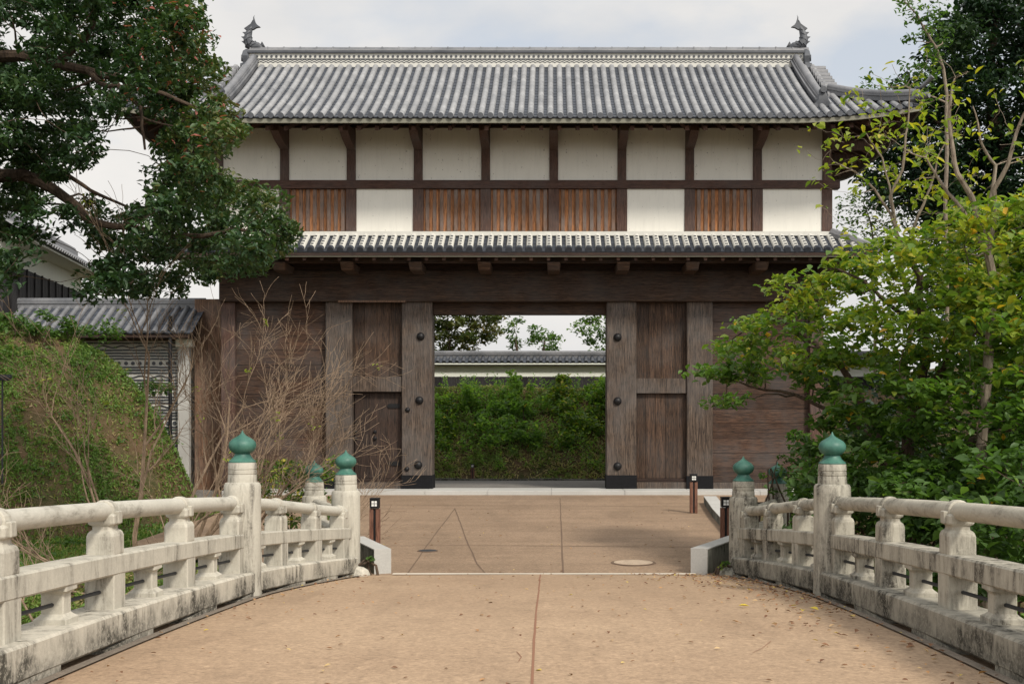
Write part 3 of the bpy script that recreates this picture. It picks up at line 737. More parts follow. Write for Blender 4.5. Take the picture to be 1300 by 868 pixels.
def side_f(D, right):
    def f(u):
        X = ER-u if right else EL+u
        dx = -.02 if right else .02; z = gz(u)+lift(X, D); z2 = gz(u+.02)+lift(X+dx, D); t_ = Vector((dx, 0, z2-z)).normalized(); s = Vector((0, 1, 0)); up = s.cross(t_)
        if up.z < 0: up = -up
        return Vector((X, D, z)), s, up
    return f
SP = .2705; UR = ML-EF-.33
mc_, mp_, me_ = MB(), MB(), MB()
X = EL+.12; rowsX = []
while X < ER-.05: rowsX.append(X); X += SP
for back in (False, True):
    for X in rowsX:
        lim = UR if GL+.1 < X < GR-.1 else min(X-EL, ER-X)-.02
        if lim < .12: continue
        f = front_f(X, back); cover_row(mc_, f, -.03, lim)
        if not back:
            p, s, up = f(-.045); mc = p+up*.05; mc_.mi = 1; mc_.tube([mc+Vector((0, -.012, 0)), mc+Vector((0, .03, 0))], .08, 14); mc_.mi = 0
# pan surface: stepped strips between the covers
def pan_strip(mb, f, u0, u1, hw, step=.24):
    u = u0
    while u < u1-.02:
        e = min(u+step, u1); q = []
        for uu, dz in ((u, .010), (e, .0)):
            p, s, up = f(uu)
            for a, h in ((-hw, .02), (-hw*.5, 0), (0, -.008), (hw*.5, 0), (hw, .02)): q.append(p+s*a+up*(h+dz))
        p, s, up = f(u)
        for a, h in ((-hw, .02), (-hw*.5, 0), (0, -.008), (hw*.5, 0), (hw, .02)): q.append(p+s*a+up*(h-.03))
        mb.add(q, [(i, i+1, 6+i, 5+i) for i in range(4)]+[(10+i, 11+i, i+1, i) for i in range(4)]); u = e
for back in (False, True):
    for X in rowsX:
        Xc = X+SP/2; lim = UR if GL+.05 < Xc < GR-.05 else min(Xc-EL, ER-Xc)
        if lim > .1: pan_strip(mp_, front_f(Xc, back), -.02, lim, SP/2+.01)
Dd = EF+.25; gs = GL-EL
while Dd < EB-.2:
    for right in (True, False):
        lim = min((ER-GR) if right else (GL-EL), Dd-EF, EB-Dd)
        if lim > .1: cover_row(mc_, side_f(Dd, right), -.03, lim+.05); pan_strip(mp_, side_f(Dd+SP/2, right), -.02, lim+.1, SP/2+.01)
    Dd += SP
mb_under = MB()                                    # boarding beneath the tiles
Xs = [EL+.02+(ER-EL-.04)*i/60 for i in range(61)]; Dsr = [EF+.02+(EB-EF-.04)*i/40 for i in range(41)]
for dz in (-.05, -.13):
    for D in Dsr:
        for X in Xs:
            u = min(D-EF, EB-D); v = min(X-EL, ER-X) if (X < GL+.3 or X > GR-.3) else 1e9
            mb_under.v.append((X, D, gz(max(0, min(u, v)))+lift(X, D)+dz))
nX, nD = 61, 41; off = nX*nD
for j in range(nD-1):
    for i in range(nX-1):
        a = j*nX+i; mb_under.f.append((a, a+1, a+nX+1, a+nX)); mb_under.f.append((off+a, off+a+nX, off+a+nX+1, off+a+1)); mb_under.m += [0, 0]
for i in range(nX-1): mb_under.f.append((i, off+i, off+i+1, i+1)); a = (nD-1)*nX+i; mb_under.f.append((a, a+1, off+a+1, off+a)); mb_under.m += [0, 0]
for j in range(nD-1): a = j*nX; mb_under.f.append((a, a+nX, off+a+nX, off+a)); a += nX-1; mb_under.f.append((a, off+a, off+a+nX, a+nX)); mb_under.m += [0, 0]
roof = gpart(mb_under, 'main_roof', wood_dark, 0)
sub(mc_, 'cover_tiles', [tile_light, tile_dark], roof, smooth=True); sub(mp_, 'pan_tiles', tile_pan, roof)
def eave_pt(k, n, side):                           # eave outline
    if side == 'f': X = EL+(ER-EL)*k/n; return (X, EF, gz(0)+lift(X, EF))
    if side == 'r': D = EF+(EB-EF)*k/n; return (ER, D, gz(0)+lift(ER, D))
    if side == 'l': D = EB-(EB-EF)*k/n; return (EL, D, gz(0)+lift(EL, D))
fas = NT('fascia_board').done((.20, .195, .155), .8)
mb = MB()
for sd_ in 'frl':
    mb.sweep([eave_pt(k, 40, sd_) for k in range(41)], [(-.05, -.17), (-.03, -.17), (-.03, -.055), (-.05, -.055)] if sd_ != 'f' else [(-.075, -.165), (-.0, -.165), (-.0, -.055), (-.075, -.055)])
sub(mb, 'fascia', fas, roof)
# rafters
mb = MB(); X = EL+.5
while X < ER-.3:
    z0 = 8.12+lift(X, EF); q = []
    D1 = DU+.1; z1 = 8.80+lift(X, D1)
    for D, z in ((EF+.28, z0-.13), (D1, z1-.14)):
        q += [(X-.055, D, z-.13), (X+.055, D, z-.13), (X+.055, D, z), (X-.055, D, z)]
    mb.add(q, [(0,1,2,3), (4,7,6,5), (0,4,5,1), (1,5,6,2), (2,6,7,3), (3,7,4,0)]); X += .5
for right in (True, False):
    D = EF+.6
    while D < EB-.4:
        q = []; lim = min(D-EF, EB-D, 2.3)
        for u in (.28, lim):
            Xx = ER-u if right else EL+u; z = gz(u)+lift(Xx, D)-.13
            q += [(Xx, D-.055, z-.13), (Xx, D+.055, z-.13), (Xx, D+.055, z), (Xx, D-.055, z)]
        mb.add(q, [(0,1,2,3), (4,7,6,5), (0,4,5,1), (1,5,6,2), (2,6,7,3), (3,7,4,0)]); D += .5
sub(mb, 'rafters', wood_rafter, roof)
# eave purlin and bracket arms
mb = MB(); mb.box(EL+1.0, ER-1.0, 31.85, 32.02, 8.32, 8.46); gpart(mb, 'eave_purlin', wood_dark)
for X in pilX:
    mb = MB(); q = []
    for D, z0, z1 in ((31.75, 7.98, 8.14), (32.15, 7.84, 8.2), (DU-.052, 7.72, 8.3)):
        q += [(X-.12, D, z0), (X+.12, D, z0), (X+.12, D, z1), (X-.12, D, z1)]
    mb.add(q, [(0,1,2,3)]+[(4*k+a, 4*k+4+a, 4*k+4+(a+1)%4, 4*k+(a+1)%4) for k in range(2) for a in range(4)]+[(8,11,10,9)]); gpart(mb, 'bracket_arm', wood_upv, .01)
for sx, Xc in ((1, WR), (-1, WL)):                 # arms under the hips
    for D in (DU+.1, 34.8, 36.6, 38.2):
        mb = MB(); x0, x1 = (Xc+.1, Xc+1.3) if sx > 0 else (Xc-1.3, Xc-.1); mb.box(x0, x1, D-.1, D+.1, 7.75, 8.0); gpart(mb, 'bracket_arm', wood_upv, .01)
# gables
for Xg, s in ((GR, 1), (GL, -1)):
    mb = MB(); Xi = Xg-s*.45; u0 = 1.85; zt = gz(ML-EF)-.1; zb_ = gz(u0)
    q = [(Xi, EF+u0, zb_), (Xi, EB-u0, zb_), (Xi, ML, zt), (Xi-s*.1, EF+u0, zb_), (Xi-s*.1, EB-u0, zb_), (Xi-s*.1, ML, zt)]
    mb.add(q, [(0,1,2), (3,5,4), (0,2,5,3), (1,4,5,2), (0,3,4,1)]); gpart(mb, 'gable_wall', plaster_clean, 0)
    for sd_ in (0, 1):
        mb = MB()
        for k in range(9):                          # verge tiles, short rows across the rake
            u = 1.95+k*.27; D = EF+u if sd_ == 0 else EB-u; z = gz(u)
            mb.tube([(Xg-s*.35, D, z+.05), (Xg+s*.12, D, z+.05)], .085, 10)
            mb.box(Xg-s*.35, Xg+s*.08, D-.14, D+.14, z-.12, z+.02)
        gpart(mb, 'verge_tiles', tile_mid, 0)
# ridge (white plaster, row of round tiles, wave tiles)
RX0, RX1, RD = px(316, 35.4), px(1020, 35.4), 35.4
rz = lambda y: pz(y, RD)
mb = MB(); mb.box(RX0, RX1, RD, 2*ML-RD, rz(87), rz(66.5)); ridge = gpart(mb, 'main_ridge', plaster_clean, 0)
mb = MB()
for D, sg in ((RD, -1), (2*ML-RD, 1)):
    mb.box(RX0-.02, RX1+.02, D-.07, D+.07, rz(68), rz(65)); mb.box(RX0-.02, RX1+.02, D-.02, D+.02, rz(75.4), rz(74.8)); mb.box(RX0-.04, RX1+.04, D-.09, D+.09, rz(88.6), rz(86.5))
mb.box(RX0-.02, RX1+.02, RD+.03, 2*ML-RD-.03, rz(66.6), rz(64.2)); sub(mb, 'ridge_courses', tile_dark, ridge)
mb = MB(); mb.box(RX0-.02, RX1+.02, RD-.06, 2*ML-RD+.06, rz(64.9), rz(64)); sub(mb, 'ridge_top_course', tile_light, ridge)
mb = MB(); x = RX0
while x < RX1-.1: mb.tube([(x+.01, ML, rz(63)), (x+.5, ML, rz(63))], [.16, .155], 12); mb.tube([(x-.02, ML, rz(63)), (x+.02, ML, rz(63))], .175, 12); x += .512
sub(mb, 'ridge_cap_tiles', tile_mid, ridge, smooth=True)
mb = MB(); x = RX0+.1
while x < RX1-.05: mb.tube([(x, RD-.012, rz(72)), (x, RD+.02, rz(72))], .041, 12); x += .1505
sub(mb, 'ridge_discs', tile_dark, ridge)
for zc, ph in ((rz(77.3), 0), (rz(79.9), 0)):
    mb = MB(); n = int((RX1-RX0)/.0188); q = []
    for k in range(n+1):
        x = RX0+(RX1-RX0)*k/n; z = zc+.022*abs(math.sin(math.pi*(x-RX0)/.1505+ph))*1.6
        q += [(x, RD-.014, z-.009), (x, RD-.014, z+.009), (x, RD+.005, z+.009), (x, RD+.005, z-.009)]
    mb.add(q, [(4*k+a, 4*k+(a+1)%4, 4*k+4+(a+1)%4, 4*k+4+a) for k in range(n) for a in range(4)]); sub(mb, 'wave_tiles', tile_dark, ridge)
for Xe, s in ((RX1, 1), (RX0, -1)):                # demon-tile end plates
    mb = MB(); mb.rings((Xe+s*.10, ML), 0, [(.09, .42, rz(95), .02), (.1, .48, rz(88), .03), (.09, .36, rz(80), .03), (.11, .4, rz(72), .03), (.1, .3, rz(64), .05), (.07, .12, rz(60), .03)])
    mb.tube([(Xe+s*.15, RD+.02, rz(74)), (Xe+s*.24, RD+.0, rz(74))], .1, 12); mb.tube([(Xe+s*.12, RD+.0, rz(84)), (Xe+s*.25, RD+.0, rz(84))], .09, 12)
    sub(mb, 'ridge_end_tile', tile_dark, ridge, smooth=True)
# descending ridges and hip ridges
def ridge_run(pts, name, w2=.15, h=.26, oni=True):
    mb = MB(); mb.sweep(pts, [(-w2, -.05), (w2, -.05), (w2, h*.45), (w2*.8, h*.5), (w2*.8, h*.8), (-w2*.8, h*.8), (-w2*.8, h*.5), (-w2, h*.45)])
    mb.tube([(p[0], p[1], p[2]+h*.85) for p in pts], .1, 12)
    for s in (-1, 1):
        mb.sweep(pts, [(s*w2-.02, h*.40), (s*w2+.03, h*.40), (s*w2+.03, h*.52), (s*w2-.02, h*.52)])
    return gpart(mb, name, tile_mid, 0, True)
def oni(c, d, k, name='demon_tile'):
    """end tile: shoulders, scrolls and a round boss; d = plan direction it faces"""
    c = Vector(c); d = Vector((d[0], d[1], 0)).normalized(); a = math.atan2(d.y, d.x)+math.pi/2; s = Vector((-d.y, d.x, 0)); mb = MB()
    mb.rings(c, a, [(.27*k, .05, c.z-.14*k, .02), (.25*k, .06, c.z-.02*k, .03), (.16*k, .07, c.z+.13*k, .03), (.13*k, .06, c.z+.27*k, .03), (.07*k, .05, c.z+.36*k, .02)])
    mb.tube([c+Vector((0, 0, .40*k))-d*.1, c+Vector((0, 0, .40*k))+d*.13], .095*k, 12)
    for q in (-1, 1): mb.tube([c+s*q*.22*k+Vector((0, 0, -.06*k))-d*.03, c+s*q*.22*k+Vector((0, 0, -.06*k))+d*.09], .075*k, 10)
    gpart(mb, name, tile_dark, 0, True)
for X in (GR-.72, GL+.72):
    for back in (0, 1):
        pts = []
        for k in range(9):
            u = UR+.02-(UR-.95)*k/8; D = EF+u if not back else EB-u; pts.append((X, D, gz(u)+.08))
        ridge_run(pts, 'descending_ridge'); mid = pts[-1]
        oni((X, mid[1]-(.06 if not back else -.06), mid[2]-.02), (0, -1 if not back else 1), .95)
for Xc, s in ((ER, -1), (EL, 1)):
    for back in (0, 1):
        pts = []
        for k in range(13):
            u = 2.05*(1-k/12)+.12*k/12; D = EF+u if not back else EB-u; X = Xc+s*u; pts.append((X, D, gz(u)+lift(X, D)+.06+.10*(k/12)**3))
        o = ridge_run(pts, 'hip_ridge', .12, .2)
        e = Vector(pts[-1]); d = (e-Vector(pts[-3])); d.z = 0; d.normalize()
        oni(e+d*.05+Vector((0, 0, .02)), d, .62)
        mb = MB(); mb.tube([e+Vector((0, 0, .2)), e+d*.3+Vector((0, 0, .38)), e+d*.45+Vector((0, 0, .50))], [.05, .06, .07], 10); mb.tube([e-d*.2+Vector((0, 0, 0)), e+d*.35+Vector((0, 0, .03))], .085, 10)
        gpart(mb, 'toribusuma_tile', tile_mid, 0, True)
# dolphin-fish ridge ornaments
def shachi(X, s):
    """s=+1: head points towards +X (left-hand ornament)"""
    mb = MB(); z0 = rz(63.5)+.1
    body = [(.42, .05), (.30, .10), (.14, .10), (.02, .16), (-.03, .30), (-.02, .46), (.03, .60), (.09, .72)]; rad = [.06, .12, .15, .16, .14, .115, .085, .05]
    mb.tube([(X+s*a, ML, z0+b) for a, b in body], rad, 12)
    mb.tube([(X+s*.38, ML, z0+.02), (X+s*.55, ML, z0+.03)], [.10, .04], 10)            # jaw
    def fin(pts, th=.03):
        n = len(pts); q = [(X+s*a, ML-th, z0+b) for a, b in pts]+[(X+s*a, ML+th, z0+b) for a, b in pts]
        mb.add(q, [tuple(range(n)), tuple(range(2*n-1, n-1, -1))]+[(i, n+i, n+(i+1)%n, (i+1)%n) for i in range(n)])
    fin([(.0, .60), (.06, .72), (.14, .85), (.15, 1.03), (.20, .86), (.27, .76), (.36, .70), (.24, .68), (.14, .62)], .05)
    fin([(-.02, .58), (-.14, .66), (-.05, .72), (.06, .80), (.13, .92), (.12, .7)], .04)
    for a, b in ((-.15, .2), (-.16, .34), (-.12, .48), (-.07, .60)): fin([(a+.04, b-.05), (a-.08, b+.06), (a+.05, b+.07)])
    fin([(.05, .1), (-.02, .3), (.14, .22)], .2); fin([(.16, .16), (.2, .28), (.3, .18)], .04); fin([(.36, .12), (.42, .24), (.5, .1)], .06)
    for k in range(5): a, b = body[2+k]; mb.tube([(X+s*(a+.01), ML, z0+b), (X+s*(a-.01), ML, z0+b+.03)], [rad[2+k]+.02, rad[2+k]-.01], 12)
    mb.tube([(X+s*.16, ML, z0+1.0), (X+s*.17, ML, z0+1.08)], .006, 5)
    gpart(mb, 'fish_ornament', tile_dark, 0)
shachi(px(316, ML), 1); shachi(px(1019, ML), -1)
# skirt roof between the storeys
SK0, SK1 = 4.66, 5.26                               # eave and top height
SF = 31.95; SEL, SER = WL-1.15, WR+1.15
def skz(u): return SK0+(SK1-SK0)*u/1.03
mb = MB(); mt, mpn_, mdark = MB(), MB(), MB(); mdot = mt
q = []
mb.add([(SEL, SF, SK0-.05), (SER, SF, SK0-.05), (WR+.1, DU-.06, SK1-.06), (WL-.1, DU-.06, SK1-.06), (SEL, SF, SK0-.13), (SER, SF, SK0-.13), (WR+.1, DU-.06, SK1-.14), (WL-.1, DU-.06, SK1-.14)],
       [(0,1,2,3), (4,7,6,5), (0,4,5,1)])
for Xe, Xi, s in ((SER, WR+.1, 1), (SEL, WL-.1, -1)):
    mb.add([(Xe, SF, SK0-.05), (Xe, 39.5, SK0-.05), (Xi, 39.5, SK1-.06), (Xi, DU-.06, SK1-.06), (Xe, SF, SK0-.13), (Xe, 39.5, SK0-.13), (Xi, 39.5, SK1-.14), (Xi, DU-.06, SK1-.14)], [(0,1,2,3), (7,6,5,4), (0,4,5,1)])
sk = gpart(mb, 'skirt_roof', wood_dark, 0)
def skf(X):
    def f(u):
        s = Vector((1, 0, 0)); t_ = Vector((0, 1.03, SK1-SK0)).normalized(); return Vector((X, SF+u, skz(u))), s, s.cross(t_)
    return f
def sks(D, right):
    def f(u):
        X = SER-u if right else SEL+u; t_ = Vector((-1.03 if right else 1.03, 0, SK1-SK0)).normalized(); s = Vector((0, 1, 0)); up = s.cross(t_)
        if up.z < 0: up = -up
        return Vector((X, D, skz(u))), s, up
    return f
def dots(f, lim):
    p, s, up = f(-.005); mc = p+up*.045; t_ = (f(.1)[0]-f(0)[0]).normalized()
    mt.mi = 1; mt.tube([mc-t_*.02, mc+t_*.13], .089, 12); mt.mi = 0
    u = .27
    while u < lim-.08:
        p, s, up = f(u); c = p+up*.098
        q = [c+s*a*.034+t_*b*.034+up*h for h in (-.02, .006) for a, b in ((-1, -1), (1, -1), (1, 1), (-1, 1))]
        mt.mi = 1; mt.add(q, [(0,3,2,1), (4,5,6,7), (0,1,5,4), (1,2,6,5), (2,3,7,6), (3,0,4,7)]); mt.mi = 0; u += .165
X = SEL+.14
while X < SER-.05:
    lim = min(1.0, X-SEL, SER-X)
    if lim > .1:
        f = skf(X); cover_row(mt, f, .06, lim, .088, .3); dots(f, lim)
    lim = min(1.02, X+.139-SEL, SER-X-.139)
    if lim > .1: pan_strip(mpn_, skf(X+.139), -.02, lim, .145)
    X += .278
D = SF+.3
while D < 39.3:
    for right in (True, False):
        lim = min(1.0, D-SF); f = sks(D, right); cover_row(mt, f, .06, lim, .088, .3); dots(f, lim); pan_strip(mpn_, sks(D+.139, right), -.02, lim, .145)
    D += .278
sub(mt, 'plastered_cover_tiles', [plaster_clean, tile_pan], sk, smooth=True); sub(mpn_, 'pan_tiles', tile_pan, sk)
mb = MB(); mb.box(WL-.1, WR+.1, DU-.16, DU-.052, SK1-.03, SK1+.09); mb.box(WR+.102, WR+.2, DU-.16, 39, SK1-.03, SK1+.09); sub(mb, 'plaster_flashing', plaster_clean, sk)
for Xe, Xi in ((SER, WR+.1), (SEL, WL-.1)):
    mb = MB(); pts = [Vector((Xe, SF, SK0+.06)).lerp(Vector((Xi, DU-.1, SK1+.08)), k/4) for k in range(5)]; mb.tube(pts, .11, 12); mb.tube([pts[0]+Vector((0, 0, -.05)), pts[4]+Vector((0, 0, -.05))], .15, 8); sub(mb, 'skirt_hip_ridge', tile_mid, sk, smooth=True)
mb = MB(); mb.box(SEL+.02, SER-.02, SF+.02, SF+.08, SK0-.16, SK0-.055); sub(mb, 'fascia', fas, sk)
mb = MB(); X = SEL+.4
while X < SER-.3:
    q = []
    for D, z in ((SF+.12, SK0-.15), (DU-.06, SK1-.2)): q += [(X-.045, D, z-.1), (X+.045, D, z-.1), (X+.045, D, z), (X-.045, D, z)]
    mb.add(q, [(0,1,2,3), (4,7,6,5), (0,4,5,1), (1,5,6,2), (2,6,7,3), (3,7,4,0)]); X += .49
sub(mb, 'rafters', wood_rafter, sk)
mb = MB(); mb.box(SEL+.3, SER-.3, 32.45, 32.65, 4.4, 4.62); gpart(mb, 'skirt_purlin', wood_beam)
mb = MB(); mb.box(WL-.1, WR+.1, DL-.1, DL+.5, beam_t+.002, 5.1); gpart(mb, 'upper_wall_plate', wood_dark)
for X in pilX:
    mb = MB(); mb.rings((X, 33.0), 0, [(.17, .65, beam_t-.12, .03), (.19, .78, beam_t+.05, .02), (.19, .80, 4.39, .02)]); gpart(mb, 'cantilever_beam_end', wood_beam, .008)

# ------------------------------------------------------------------ walls beside and behind the gate
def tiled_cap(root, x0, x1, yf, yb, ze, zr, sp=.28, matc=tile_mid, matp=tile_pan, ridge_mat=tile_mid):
    """gabled tile coping running along X"""
    ym = (yf+yb)/2; mc, mp2 = MB(), MB()
    for back in (0, 1):
        def mk(X):
            def f(u):
                k = u/(ym-yf); D = yf+u if not back else yb-u; s = Vector((1, 0, 0)); t_ = Vector((0, (ym-yf) if not back else -(ym-yf), zr-ze)).normalized(); up = s.cross(t_)
                if up.z < 0: up = -up
                return Vector((X, D, ze+(zr-ze)*k)), s, up
            return f
        X = x0+.1
        while X < x1-.05: cover_row(mc, mk(X), -.02, ym-yf-.05, .08, .3); pan_strip(mp2, mk(X+sp/2), -.02, ym-yf, sp/2+.01); X += sp
    a = mc.build('cover_tiles', matc, root, smooth=True); mp2.build('pan_tiles', matp, root)
    mb = MB(); mb.box(x0-.05, x1+.05, ym-.13, ym+.13, zr-.08, zr+.12); mb.tube([(x0-.08, ym, zr+.15), (x1+.08, ym, zr+.15)], .10, 12)
    mb.box(x0-.06, x1+.06, ym-.16, ym+.16, zr+.06, zr+.09); mb.build('ridge', ridge_mat, root, smooth=True)
    mb = MB(); mb.add([(x0, yf+.03, ze-.04), (x1, yf+.03, ze-.04), (x1, ym, zr-.04), (x0, ym, zr-.04), (x1, yb-.03, ze-.04), (x0, yb-.03, ze-.04), (x0, yf+.03, ze-.14), (x1, yf+.03, ze-.14), (x1, yb-.03, ze-.14), (x0, yb-.03, ze-.14)],
        [(0,1,2,3), (3,2,4,5), (0,6,7,1), (6,9,8,7), (5,4,8,9), (0,3,5,9,6), (1,7,8,4,2)]); mb.build('eave_board', wood_dark, root)
# wall of embedded roof tiles, left of the gate
DW = 34.6
tw = empty('tile_layered_wall', (-13, DW, -2.5), 'plaster wall layered with dark roof tiles under a grey tiled coping, left of the gate', 'wall')
TX0, TX1 = -15.97, px(236, DW)
mb = MB(); mb.box(TX0, TX1, DW, DW+.9, -2.7, 2.75); mb.build('wall_body', plaster_clean, tw)
mb = MB(); z = -2.4; r = 0
while z < 2.6:
    if r % 9 == 4:                                  # row of round tile ends
        x = TX0+.15
        while x < TX1-.1: mb.tube([(x, DW-.03, z+.05), (x, DW+.02, z+.05)], .055, 10); x += .21
        z += .16
    elif r % 9 in (0,):
        n = int((TX1-TX0)/.05); q = []
        for k in range(n+1): x = TX0+(TX1-TX0)*k/n; zz = z+.035+.03*math.sin(x*11); q += [(x, DW-.03, zz-.018), (x, DW-.03, zz+.018), (x, DW+.01, zz+.018), (x, DW+.01, zz-.018)]
        mb.add(q, [(4*k+a, 4*k+(a+1)%4, 4*k+4+(a+1)%4, 4*k+4+a) for k in range(n) for a in range(4)]); z += .125
    else:
        x = TX0
        while x < TX1-.05: wd = random.uniform(.24, .3); j = random.uniform(-.006, .006); mb.box(x+.006, min(x+wd, TX1)-.006, DW-.028, DW+.02, z+j, z+j+.044); x += wd
        z += .088
    r += 1
mb.build('tile_courses', tile_dark, tw)
tiled_cap(tw, TX0-.3, px(252, DW), DW-1.0, DW+1.9, 2.5, 3.42, .28)
mb = MB(); mb.box(TX0, px(252, DW), DW-.14, DW-.02, 2.32, 2.46); mb.build('eave_purlin', wood_beam, tw)
mb = MB(); mb.box(px(229, DW), px(243, DW), DW-.25, DW-.04, -2.6, pz(441, DW)); o = mb.build('end_post', granite, tw, bevel=.01)
mb = MB(); mb.box(px(227, DW), px(247, DW), DW-.32, DW-.0, pz(441, DW), pz(431, DW)); sub(mb, 'post_cap', plaster_far, o, bevel=.01)
mb = MB(); X = px(219, DW-.7); mb.tube([(X, DW-.9, 3.0), (X, DW-.9, -2.8)], .055, 12); 
for z in (2.2, .9, -.4, -1.7): mb.tube([(X, DW-.9, z), (X, DW-.9, z+.06)], .07, 12)
mb.build('downpipe', iron, tw, smooth=True)
# pale boarding closing the slot between that wall and the gate
bf = empty('boarding', (-10.3, 34.6, -2.2), 'pale reddish vertical boards between the tile-layered wall and the gate', 'boarding')
mb = MB(); x = px(247, 34.7)
while x < -9.74: wd = .2; mb.box(x+.003, min(x+wd, -9.74)-.003, 34.7+random.uniform(0, .02), 34.76, -2.3, 3.6); x += wd
mb.build('boards', wood_light, bf); mb = MB(); mb.box(px(293, DL)-.06, px(293, DL)+.08, DL+.19, DL+.248, G0+.2, beam_b-.01); mb.build('corner_batten', wood_orange, bf)

# white plastered wall-building on the embankment, far left: runs away from the camera
hb = empty('boarded_wall_building', (-17.3, 39, 3), 'white plaster wall with black boarding and tiled roof on the embankment at far left', 'building')
A = Vector((-16.6, 34.3, 0)); B = Vector((-18.1, 44.0, 0)); dd = (B-A).normalized(); nn_ = Vector((dd.y, -dd.x, 0)); Lh = (B-A).length; ang = math.atan2(dd.y, dd.x); mid = (A+B)/2
mb = MB(); mb.obox(mid-nn_*.4, ang, Lh/2, .4, 2.4, 5.47); mb.build('plaster_wall', plaster_far, hb)
mb = MB()
k = 0
while k*.42 < Lh-.2: c = A+dd*(k*.42+.2)+nn_*.045; mb.obox(c, ang, .2, .035, 2.3, 4.75); k += 1
k = 0
while k*.84 < Lh: c = A+dd*(k*.84)+nn_*.1; mb.obox(c, ang, .03, .025, 2.3, 4.77); k += 1
mb.obox(B+dd*.03-nn_*.35, ang, .03, .46, 2.3, 4.75); mb.build('black_boarding', wood_black, hb)
mc, mp2 = MB(), MB()
for sg in (1, -1):
    def mk(c0):
        def f(u):
            t_ = (-nn_*sg*1.25+Vector((0, 0, .75))).normalized(); s = dd; up = s.cross(t_)
            if up.z < 0: up = -up
            return c0-nn_*sg*u+Vector((0, 0, .6*u)), s, up
        return f
    k = 0
    while k*.28 < Lh+.4:
        c0 = A+dd*(k*.28-.0)-nn_*.4+nn_*sg*1.3+Vector((0, 0, 5.49)); cover_row(mc, mk(c0), 0, 1.25, .08); pan_strip(mp2, mk(c0+dd*.14), 0, 1.25, .15); k += 1
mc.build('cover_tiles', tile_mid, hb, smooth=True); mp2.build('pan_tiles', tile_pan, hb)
mb = MB(); mb.obox(mid-nn_*.4+dd*.2, ang, Lh/2+.2, 1.22, 5.40, 5.47); mb.build('soffit', plaster_far, hb)
mb = MB(); mb.obox(mid-nn_*.4+dd*.2, ang, Lh/2+.25, .16, 6.07, 6.45); mb.tube([A-nn_*.4+Vector((0, 0, 6.49)), B+dd*.4-nn_*.4+Vector((0, 0, 6.49))], .11, 10); mb.build('ridge', tile_mid, hb)
mb = MB(); e = B+dd*.1-nn_*.4; q = [e+nn_*1.2+Vector((0, 0, 5.47)), e-nn_*1.2+Vector((0, 0, 5.47)), e+Vector((0, 0, 6.17))]; q += [p-dd*.1 for p in q]; mb.add(q, [(0,2,1), (3,4,5), (0,3,5,2), (1,2,5,4), (0,1,4,3)]); mb.build('gable', plaster_far, hb)

# wall seen through the gate
DB = 48.0
bw = empty('coped_plaster_wall', (-1, DB, 1), 'long white plaster wall with black lower boards and tiled coping seen through the gate', 'wall')
mb = MB(); mb.box(-16, 14, DB, DB+.5, .2, pz(459, DB)); mb.build('plaster_wall', plaster_far, bw)
mb = MB(); x = -16
while x < 14: mb.box(x+.01, x+.59, DB-.06, DB-.01, .3, pz(478, DB)); x += .6
mb.build('black_boarding', wood_black, bw)
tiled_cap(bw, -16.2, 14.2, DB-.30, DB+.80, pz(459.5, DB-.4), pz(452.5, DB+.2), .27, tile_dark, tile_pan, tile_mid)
mb = MB(); mb.box(-16.1, 14.1, DB-.3, DB-.02, pz(463, DB), pz(460.5, DB)); mb.build('eave_moulding', plaster_far, bw)

# ------------------------------------------------------------------ vegetation
def tree(name, loc, label, cat, limbs, clumps, bark, leafmat, per, rad, flat, size, group=None, up=.7, width=.55, rn=None, r0=.03, droop=.25, leaf_name='crown'):
    root = empty(name, loc, label, cat, group)
    mb = MB(); grow(mb, limbs, clumps, r0); mb.build('trunk', bark, root, smooth=True)
    p, s, r = clump_leaves(clumps, per, rad, flat, size, rn)
    leaf_mesh(leaf_name, p, s, leafmat, root, up=up, width=width, rnd=r, droop=droop)
    return root
# big broad-leaved tree, left: trunk stands on the bank just out of frame
polyL = [(-160, -60), (225, -60), (256, 20), (262, 55), (255, 66), (278, 82), (268, 108), (292, 128), (300, 158), (306, 178), (278, 194), (270, 214), (300, 226), (345, 246), (368, 276), (372, 298), (350, 316), (345, 338), (320, 350), (272, 358), (240, 352), (225, 372), (200, 362), (176, 380), (150, 374), (140, 362), (112, 378), (118, 350), (138, 322), (120, 296), (96, 290), (60, 272), (20, 280), (0, 290), (-60, 330), (-160, 380)]
holesL = [[(108, 158), (150, 150), (200, 162), (200, 200), (190, 222), (205, 250), (175, 272), (135, 260), (98, 252), (66, 214), (108, 205), (122, 192)],
          [(0, 30), (30, 26), (48, 36), (42, 54), (10, 58), (-10, 50)], [(100, 22), (118, 20), (124, 40), (106, 52)], [(150, 135), (175, 130), (190, 150), (170, 160), (150, 152)], [(168, 70), (182, 68), (188, 100), (172, 96)], [(-20, 138), (8, 138), (6, 152), (-20, 152)]]
dL = lambda x, y: 18.5+2.0*math.sin(x*.045+y*.03)+random.uniform(-1.6, 1.6)
clL = clumps_in(polyL, holesL, 14.5, dL, .6)
clL += clumps_in([(-60, 285), (52, 285), (60, 300), (34, 330), (14, 372), (-60, 400)], [], 20, dL, .6)
def near_limb(c, poly, tol):
    x = XP+c[0]/c[1]*F; y = YH-c[2]/c[1]*F
    for (x0, y0), (x1, y1) in zip(poly, poly[1:]):
        l2 = (x1-x0)**2+(y1-y0)**2; u = min(1, max(0, ((x-x0)*(x1-x0)+(y-y0)*(y1-y0))/l2))
        if math.hypot(x-x0-u*(x1-x0), y-y0-u*(y1-y0)) < tol: return True
    return False
